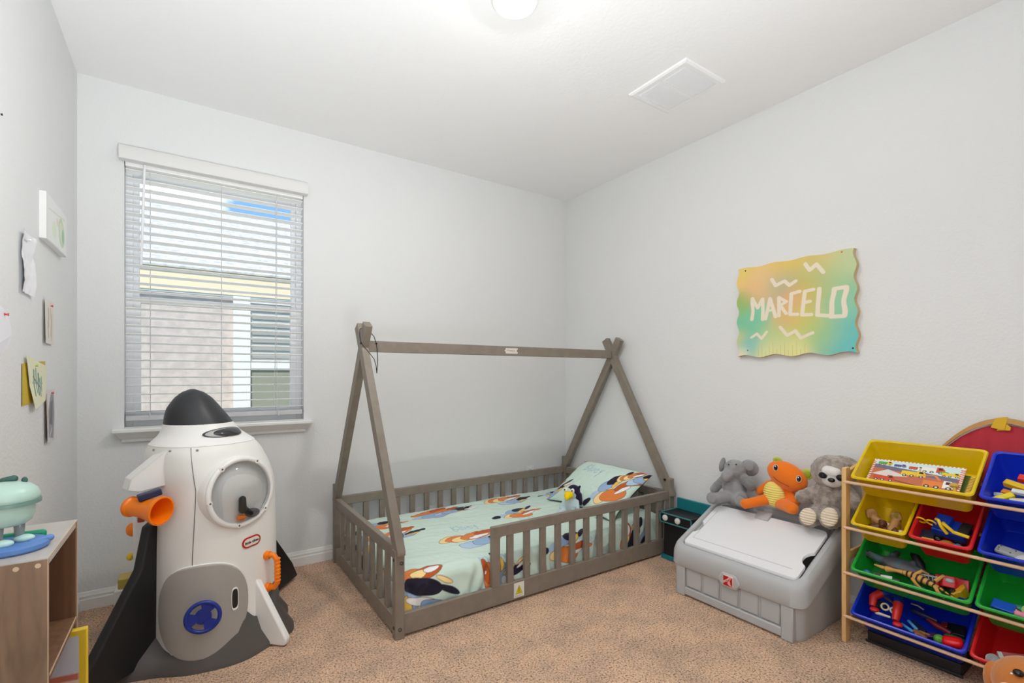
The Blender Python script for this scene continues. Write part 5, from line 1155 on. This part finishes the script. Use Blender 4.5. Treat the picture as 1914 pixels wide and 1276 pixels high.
# ================================================================== WALL ART AND PAPERS
def blobs(seed):
    def f(U, V):
        C = np.zeros(U.shape+(3,)); Wt_ = np.zeros(U.shape)
        for cx, cy, s, col in seed:
            w = np.exp(-(((U-cx)**2+(V-cy)**2)/(2*s*s))); C += w[..., None]*np.array(lin(col)); Wt_ += w
        return C/Wt_[..., None]
    return f
sY0, sY1, sZ0, sZ1 = 1.645, 1.032, 1.312, 1.835
def sg(px, py):      # crop pixel of the painting -> (u, v)
    x = 1360+px/5.1036; y = 440+py/5.1036; p = onX(x, y, 2.752); return ((sY0-p.y)/(sY0-sY1), (p.z-sZ0)/(sZ1-sZ0))
Ysd = [(.05, .95, .10, (232, 208, 110)), (.25, .9, .12, (238, 200, 150)), (.4, 1.0, .1, (226, 196, 96)), (.75, .95, .12, (222, 196, 120)), (.05, .6, .08, (150, 190, 110)), (.2, .75, .1, (236, 190, 140)), (.1, .35, .1, (130, 200, 160)), (.0, .2, .06, (226, 208, 110)),
       (.2, .45, .08, (130, 205, 175)), (.4, .75, .1, (176, 186, 150)), (.5, .6, .08, (238, 176, 140)), (.45, .4, .08, (226, 180, 130)), (.6, .35, .12, (214, 204, 110)), (.65, .65, .1, (216, 190, 90)), (.8, .75, .12, (170, 200, 150)), (.9, .5, .12, (150, 204, 170)), (.95, .15, .14, (110, 196, 196)), (.1, .15, .08, (130, 200, 196)),
       (.75, .2, .1, (170, 206, 140)), (.35, .2, .1, (190, 210, 150)), (.95, .9, .1, (196, 214, 170)), (.5, .05, .1, (232, 226, 160)), (.3, .05, .08, (228, 226, 170)), (.02, .03, .05, (236, 226, 190))]
TP = (234, 222, 200)
S = []
def ln(pts, w=.034): S.append(('l', [sg(*p) for p in pts], w, TP))
ln([(235, 800), (240, 600), (285, 690), (335, 605), (335, 800)]); ln([(360, 795), (405, 600), (455, 775)]); ln([(390, 715), (440, 712)], .026); ln([(487, 765), (490, 590)]); ln([(490, 590), (560, 630), (500, 665), (555, 745)], .030)
ln([(685, 530), (608, 552), (592, 752), (660, 752)]); ln([(815, 512), (735, 530), (705, 758), (790, 755)]); ln([(722, 640), (780, 628)]); ln([(872, 505), (848, 760), (940, 765)], .036); ln([(1010, 508), (1120, 492), (1098, 770), (975, 775), (1010, 508)], .038)
ln([(425, 418), (460, 475), (545, 430), (590, 470), (650, 430)]); ln([(745, 272), (785, 328), (852, 270), (912, 345)]); ln([(228, 972), (275, 935), (322, 980), (368, 920)], .026); ln([(497, 875), (560, 950), (640, 908), (690, 980), (800, 930)], .03)
for k in range(13): S.append(('l', [(.2+k*.034, .0), (.2+k*.034, .10+.05*math.sin(k*2.1))], .004, (206, 200, 120)))
def sign_pt(u, v):
    # wavy cut outline and a curl away from the wall at the near edge
    yy = sY0+(sY1-sY0)*u; zz = sZ0+(sZ1-sZ0)*v
    eu = 1-2*abs(u-.5); ev = 1-2*abs(v-.5)
    yy += .007*math.sin(v*28)*(abs(2*u-1)**3)*(1 if u > .5 else -1)
    zz += ((.008 if v < .5 else .0035)*math.sin(u*22)*(abs(2*v-1)**3)) + (.02*math.sin(u*PI*1.1)*max(0, 2*v-1)**2*0.4) - .012*max(0, 2*v-1)*math.sin(u*PI)*.8
    yy += -0.012*(1-v)*u
    x = 2.752-.010*max(0, u-.6)-.006*math.sin(u*3)*v
    return Vector((x, yy, zz))
sign = thing('painted_name_sign', 'yellow and teal watercolour panel reading MARCELO pinned on the right wall', 'wall art', (2.77, 1.34, 1.312))
N1, N2 = 330, 290
o = sheet('painting', sign_pt, N1, N2, blobs(Ysd), S, attr_mat('watercolour', .8, .2, bump=(30, .1, .003)), sign)
b = MB(); us = [k/60 for k in range(61)]
ring_ = [sign_pt(u, 0) for u in us]+[sign_pt(1, v) for v in us[1:]]+[sign_pt(u, 1) for u in us[::-1][1:]]+[sign_pt(0, v) for v in us[::-1][1:-1]]
b.rings([[p+Vector((.0006, 0, 0)) for p in ring_], [Vector((2.7795, p.y, p.z)) for p in ring_]], (False, False)); b.build('card_edge', mat('card_tan', (206, 186, 140), .8), sign)
for px, py, c in ((165, 343, (30, 30, 34)), (1100, 157, (230, 120, 70)), (185, 1103, (110, 116, 120)), (1225, 1078, (36, 34, 30))):
    u, v = sg(px, py); p = sign_pt(max(.02, min(.98, u)), max(.02, min(.98, v))); nm = {30: 'black tack at the upper left corner of the painted sign', 230: 'orange tack at the upper right corner of the painted sign', 110: 'grey tack at the lower left corner of the painted sign', 36: 'black tack at the lower right corner of the painted sign'}[c[0]]
    tag(MB().lathe(p, (-1, 0, 0), [(-.001, .004), (.001, .0045), (.003, .003), (.0035, .001)], 14).build('wall_tack', mat('tack%d' % c[0], c, .4), smooth=True), nm, 'tack')

XW = XL
def paper(name, label, y0, y1, z0, z1, curl, shapes, base, nu=50, nv=60, back=None, skew=0.0, wav=0.004, cat='paper drawing'):
    f = lambda u, v: Vector((XW+.004+curl(u, v), y0+(y1-y0)*u+skew*(1-v), z0+(z1-z0)*v))
    o = sheet(name, f, nu, nv, base, shapes, attr_mat('drawing_paper', .85, .2), None)
    return tag(o, label, cat)
# canvas
e = thing('wall_canvas', 'small white canvas with faint green painting, highest on the left wall', 'canvas', (XW, 2.69, 1.73))
MB().box((XW, 2.505, 1.720), (XW+.022, 2.868, 1.900)).build('canvas', mat('canvas_white', (224, 224, 222), .8), e, bevel=.002)
FW, FG = (222, 224, 220), (196, 214, 184)
sheet('painting', lambda u, v: Vector((XW+.0226, 2.510+u*.353, 1.723+v*.174)), 110, 60, lin((230, 231, 229)), [('e', .72, .45, .16, .34, .1, FG), ('e', .72, .45, .11, .25, .1, (214, 222, 200)), ('e', .80, .40, .06, .18, 0, (168, 196, 172)), ('e', .35, .35, .1, .2, 0, (216, 228, 206)), ('l', [(.1, .7), (.9, .85)], .03, (214, 212, 200)), ('e', .5, .6, .05, .1, 0, (226, 214, 196))], attr_mat('drawing_paper'), e)
tear = lambda u, v: .004+.018*(1-v)*abs(math.sin(u*3))+.01*math.sin(v*5)**2
paper('torn_paper', 'narrow crumpled white paper strip on the left wall', 2.240, 2.395, 1.480, 1.690, lambda u, v: .003+.008*(u-.5)**2*4*abs(math.sin(v*4+.5))+.003*noise.noise(Vector((u*4, v*8, 0))), [('l', [(.2, .85), (.5, .86)], .03, (190, 190, 194)), ('l', [(.3, .3), (.5, .5)], .02, (226, 222, 230))], lin((232, 232, 236)))
paper('small_drawing', 'small pinned drawing with brown squiggles between canvas and yellow note', 2.560, 2.708, 1.325, 1.500, lambda u, v: .003+.003*(1-u)*(1-v), [('l', [(.35, .15), (.3, .4), (.42, .6), (.38, .8)], .05, (150, 130, 120)), ('e', .35, .45, .08, .1, 0, (190, 170, 160)), ('l', [(.65, .2), (.72, .5), (.62, .8)], .09, (206, 190, 180)), ('l', [(.75, .1), (.8, .7)], .06, (186, 168, 158))], lin((222, 216, 208)))
e = thing('yellow_note', 'curled yellow green paper with teal scribbles pinned on the left wall', 'paper drawing', (XW, 2.44, 1.1))
cy_ = lambda u, v: .004+.018*max(0, (.45-v))*1.2*(1-u)+.012*max(0, u-.7)*v
sheet('paper', lambda u, v: Vector((XW+.004+cy_(u, v), 2.300+.27*u+.07*(1-v)*(1-u), 1.085+.175*v-.06*(u-.3)*(v-.4))), 90, 70, lin((226, 226, 196)), [('l', [(.25, .25), (.3, .75)], .07, (110, 160, 130)), ('l', [(.4, .3), (.42, .8)], .06, (150, 156, 150)), ('l', [(.5, .25), (.55, .7)], .08, (96, 150, 120)), ('l', [(.62, .2), (.62, .6)], .06, (120, 130, 150)), ('l', [(.7, .3), (.72, .65)], .05, (130, 170, 150)), ('l', [(.2, .5), (.75, .5)], .05, (150, 180, 170)), ('l', [(.25, .62), (.65, .38)], .04, (120, 126, 126))], attr_mat('drawing_paper'), e)
sheet('backing', lambda u, v: Vector((XW+.0025, 2.275+.318*u, 1.095+.145*v+.015*u)), 10, 10, lin((204, 176, 60)), [], attr_mat('drawing_paper'), e)
paper('small_drawing', 'pinned drawing with grey brush smears, lowest on the left wall', 2.580, 2.730, .933, 1.143, lambda u, v: .003+.005*(1-v)*(1-u), [('p', [(.16, .10), (.8, .04), (.95, .5), (.85, .93), (.5, .9), (.2, .6)], (156, 154, 160)), ('p', [(.3, .35), (.7, .3), (.75, .8), (.45, .75)], (122, 122, 128)), ('l', [(.05, .2), (.08, .9)], .06, (186, 140, 120)), ('l', [(.3, .1), (.6, .25)], .05, (206, 206, 206))], lin((214, 210, 208)), 60, 70)
# round paper, half outside the frame
b = MB(); pts = [Vector((XW+.004+.004*math.cos(a*2), 2.015+.112*math.cos(a), 1.335+.078*math.sin(a))) for a in [2*PI*k/48 for k in range(48)]]
tag(MB().prism(pts, (.0008, 0, 0)).build('round_paper', mat('round_white', (226, 226, 232), .85)), 'round white paper cut by the left edge of the picture', 'paper drawing')
m_pin = mat('pin_red', (206, 40, 50), .35)
for (y, z, m, lab) in ((2.660, 1.480, m_pin, 'red push pin on the small brown squiggle drawing'), (2.075, 1.385, m_pin, 'red push pin on the round white paper'), (2.670, 1.128, m_pin, 'red push pin on the grey smeared drawing'), (2.42, 1.235, mat('pin_lime', (170, 190, 50), .35), 'lime push pin on the yellow green paper'), (2.33, 1.672, mat('pin_white', (220, 220, 220), .4), 'pale push pin on the crumpled paper strip')):
    tag(MB().lathe((XW+.004, y, z), (1, .1, 0), [(0, .0045), (.0015, .005), (.002, .0028), (.007, .0025), (.0075, .0045), (.0105, .004)], 12).build('push_pin', m, smooth=True), lab, 'push pin')
tag(MB().lathe((XW, 2.062, 1.985), (1, 0, 0), [(0, .003), (.004, .003)], 10).build('wall_nail', m_dk), 'small black nail high on the left wall', 'nail')

# ================================================================== LEFT BOOKCASE
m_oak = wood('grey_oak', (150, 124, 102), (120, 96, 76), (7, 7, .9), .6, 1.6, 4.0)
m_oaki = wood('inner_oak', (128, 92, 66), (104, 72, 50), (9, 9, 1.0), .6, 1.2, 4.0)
SX0, SX1, SY0, SY1, SZT = XL+.016, -.222, 1.262, 1.560, .850
cs1 = thing('cube_bookcase', 'narrow grey oak bookcase with open shelves against the left wall', 'bookcase', (-.34, 1.41, 0))
t_ = .015
MB().box((SX0, SY0, 0), (SX1, SY0+t_, SZT-.002)).build('side_panel', m_oak, cs1, bevel=.001)
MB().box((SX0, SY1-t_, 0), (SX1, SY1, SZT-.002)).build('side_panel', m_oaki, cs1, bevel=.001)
MB().box((SX0, SY0+t_, SZT-t_), (SX1, SY1-t_, SZT-.002)).box((SX0, SY0, SZT-.002), (SX1, SY1, SZT)).build('top_panel', wood('top_oak', (186, 180, 174), (172, 165, 158), (7, 1.5, 7), .35, 1.0, 4), cs1)
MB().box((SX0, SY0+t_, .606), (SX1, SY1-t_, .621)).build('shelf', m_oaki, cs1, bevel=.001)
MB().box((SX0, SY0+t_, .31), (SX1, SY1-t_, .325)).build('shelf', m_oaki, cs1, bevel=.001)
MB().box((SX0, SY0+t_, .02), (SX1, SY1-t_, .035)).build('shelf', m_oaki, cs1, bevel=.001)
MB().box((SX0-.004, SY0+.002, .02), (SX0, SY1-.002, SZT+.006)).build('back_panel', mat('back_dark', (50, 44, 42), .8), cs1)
m_edge = mat('oak_edge', (206, 180, 150), .5)
b = MB(); b.box((SX1, SY0, 0), (SX1+.001, SY0+.003, SZT-.003)).box((SX1, SY0, SZT-.003), (SX1+.001, SY1, SZT)).box((SX1, SY1-.003, 0), (SX1+.001, SY1, SZT-.003)).box((SX1, SY0+t_, .617), (SX1+.001, SY1-t_, .6215)); b.build('edge_band', m_edge, cs1)
for x in (-.265, -.235): MB().lathe((x, SY0, SZT-.012), (0, -1, 0), [(0, .0045), (.0006, .0045), (.0006, .002)], 12).build('screw_cap', m_edge, cs1)
def book(label, y0, y1, x0, x1, z0, z1, m, mp, name='book'):
    e = thing(name, label, 'book', ((x0+x1)/2, (y0+y1)/2, z0))
    MB().box((x0, y0, z0), (x1, y0+.002, z1)).box((x0, y1-.002, z0), (x1, y1, z1)).box((x1-.002, y0, z0), (x1, y1, z1)).build('cover', m, e)
    MB().box((x0+.004, y0+.002, z0+.003), (x1-.003, y1-.002, z1-.003)).build('pages', mat('pages', (226, 220, 205), .8), e)
    return e
# books: spines face the room
bk = book('thick navy and orange book in the upper cubby of the bookcase', 1.285, 1.330, -.40, -.235, .622, .828, mat('book_navy', (26, 22, 50), .5), None)
MB().box((-.40, 1.2845, .772), (-.2345, 1.3305, .8285)).build('cover_band', mat('book_orange', (232, 66, 20), .5), bk)
MB().box((-.236, 1.3302, .622), (-.2345, 1.3306, .64)).build('cover_mark', mat('book_orange', (232, 66, 20), .5), bk)
book('thin teal book beside the navy and orange one', 1.334, 1.342, -.42, -.238, .622, .822, mat('book_teal', (90, 170, 150), .5), None)
book('thin orange red book, shorter than the teal one', 1.345, 1.354, -.42, -.236, .622, .69, mat('book_red', (226, 70, 40), .5), None)
# yellow edged picture book in the lower cubby, sticking out
pb_ = thing('picture_book', 'yellow edged board book with orange and black cover standing in the lower cubby', 'book', (-.30, 1.53, .326))
MB().box((-.40, 1.523, .326), (-.198, 1.540, .596)).build('cover', mat('book_yellow', (226, 190, 40), .5), pb_, bevel=.003)
sheet('cover_picture', lambda u, v: Vector((-.395+.182*u, 1.5224, .335+.248*v)), 70, 100, lin((196, 196, 204)), [('p', [(0, .45), (1, .5), (1, 0), (0, 0)], (232, 110, 40)), ('p', [(0, .55), (1, .48), (1, .60), (0, .62)], (216, 190, 170)), ('p', [(0, .64), (1, .58), (1, .64), (0, .70)], (196, 110, 90)), ('e', .55, .30, .12, .14, 0, (52, 30, 24)), ('e', .25, .12, .12, .10, 0, (52, 30, 24)), ('e', .9, .35, .08, .13, 0, (52, 30, 24)), ('l', [(0, .46), (1, .49)], .03, (40, 30, 30)), ('e', .82, .08, .08, .08, 0, (52, 30, 24))], attr_mat('board_print', .35, .5), pb_)
# toy on top of the bookcase
tz = SZT
fc = onZ(22, 1028, tz)
tf = thing('toy_robot', 'mint toy robot on a blue round base on top of the bookcase', 'toy', (fc.x, fc.y, tz))
m_mint = mat('mint_plastic', (168, 196, 184), .35, .5); m_mint2 = mat('mint_dark', (104, 134, 124), .4)
O_ = lambda a, c_, d: Vector((fc.x+a, fc.y+c_, tz+d))
MB().lathe(O_(0, 0, 0), (0, 0, 1), [(0, .052), (.004, .056), (.012, .056), (.016, .050)], 40).cap(O_(.03, -.01, .012), O_(.055, .005, .014), .007).build('base', mat('blue_matte', (88, 128, 190), .45), tf, smooth=True)
hz = .098
MB().lathe(O_(-.012, 0, hz), (0, 0, 1), [(0, .050), (.004, .053), (.012, .054), (.022, .050), (.032, .040), (.038, .022), (.040, .002)], 40).build('helmet', m_mint, tf, smooth=True)
MB().lathe(O_(-.012, 0, hz-.006), (0, 0, 1), [(0, .049), (.001, .0555), (.008, .0555), (.009, .05)], 40).build('helmet_band', m_mint2, tf, smooth=True)
MB().lathe(O_(-.012, 0, hz-.045), (0, 0, 1), [(0, .034), (.006, .042), (.020, .046), (.041, .047)], 36).build('body', m_mint, tf, smooth=True)
MB().torus(O_(-.02, -.042, hz-.018), (0, -1, 0), .010, .0025, 18, 6).build('side_ring', m_mint2, tf, smooth=True)
for a, c_ in ((-.015, -.022), (.010, .004)):
    MB().cap(O_(a, c_, .018), O_(a, c_, .055), .007, .009).build('leg', mat('clear_grey', (150, 160, 160), .2, trans=.4), tf, smooth=True); MB().ell(O_(a+.008, c_-.004, .021), (.016, .010, .008)).build('foot', mat('mint_light', (190, 222, 214), .4), tf, smooth=True)
MB().cap(O_(-.014, .01, hz+.041), O_(.0, .012, hz+.043), .006, .007).ell(O_(.016, .012, hz+.038), (.005, .005, .007)).build('top_knobs', mat('dark_green', (44, 84, 74), .5), tf, smooth=True)
MB().box(O_(-.05, .045, .004), O_(.042, .060, .022)).build('green_bar', mat('emerald', (22, 150, 110), .4), tf, bevel=.006)
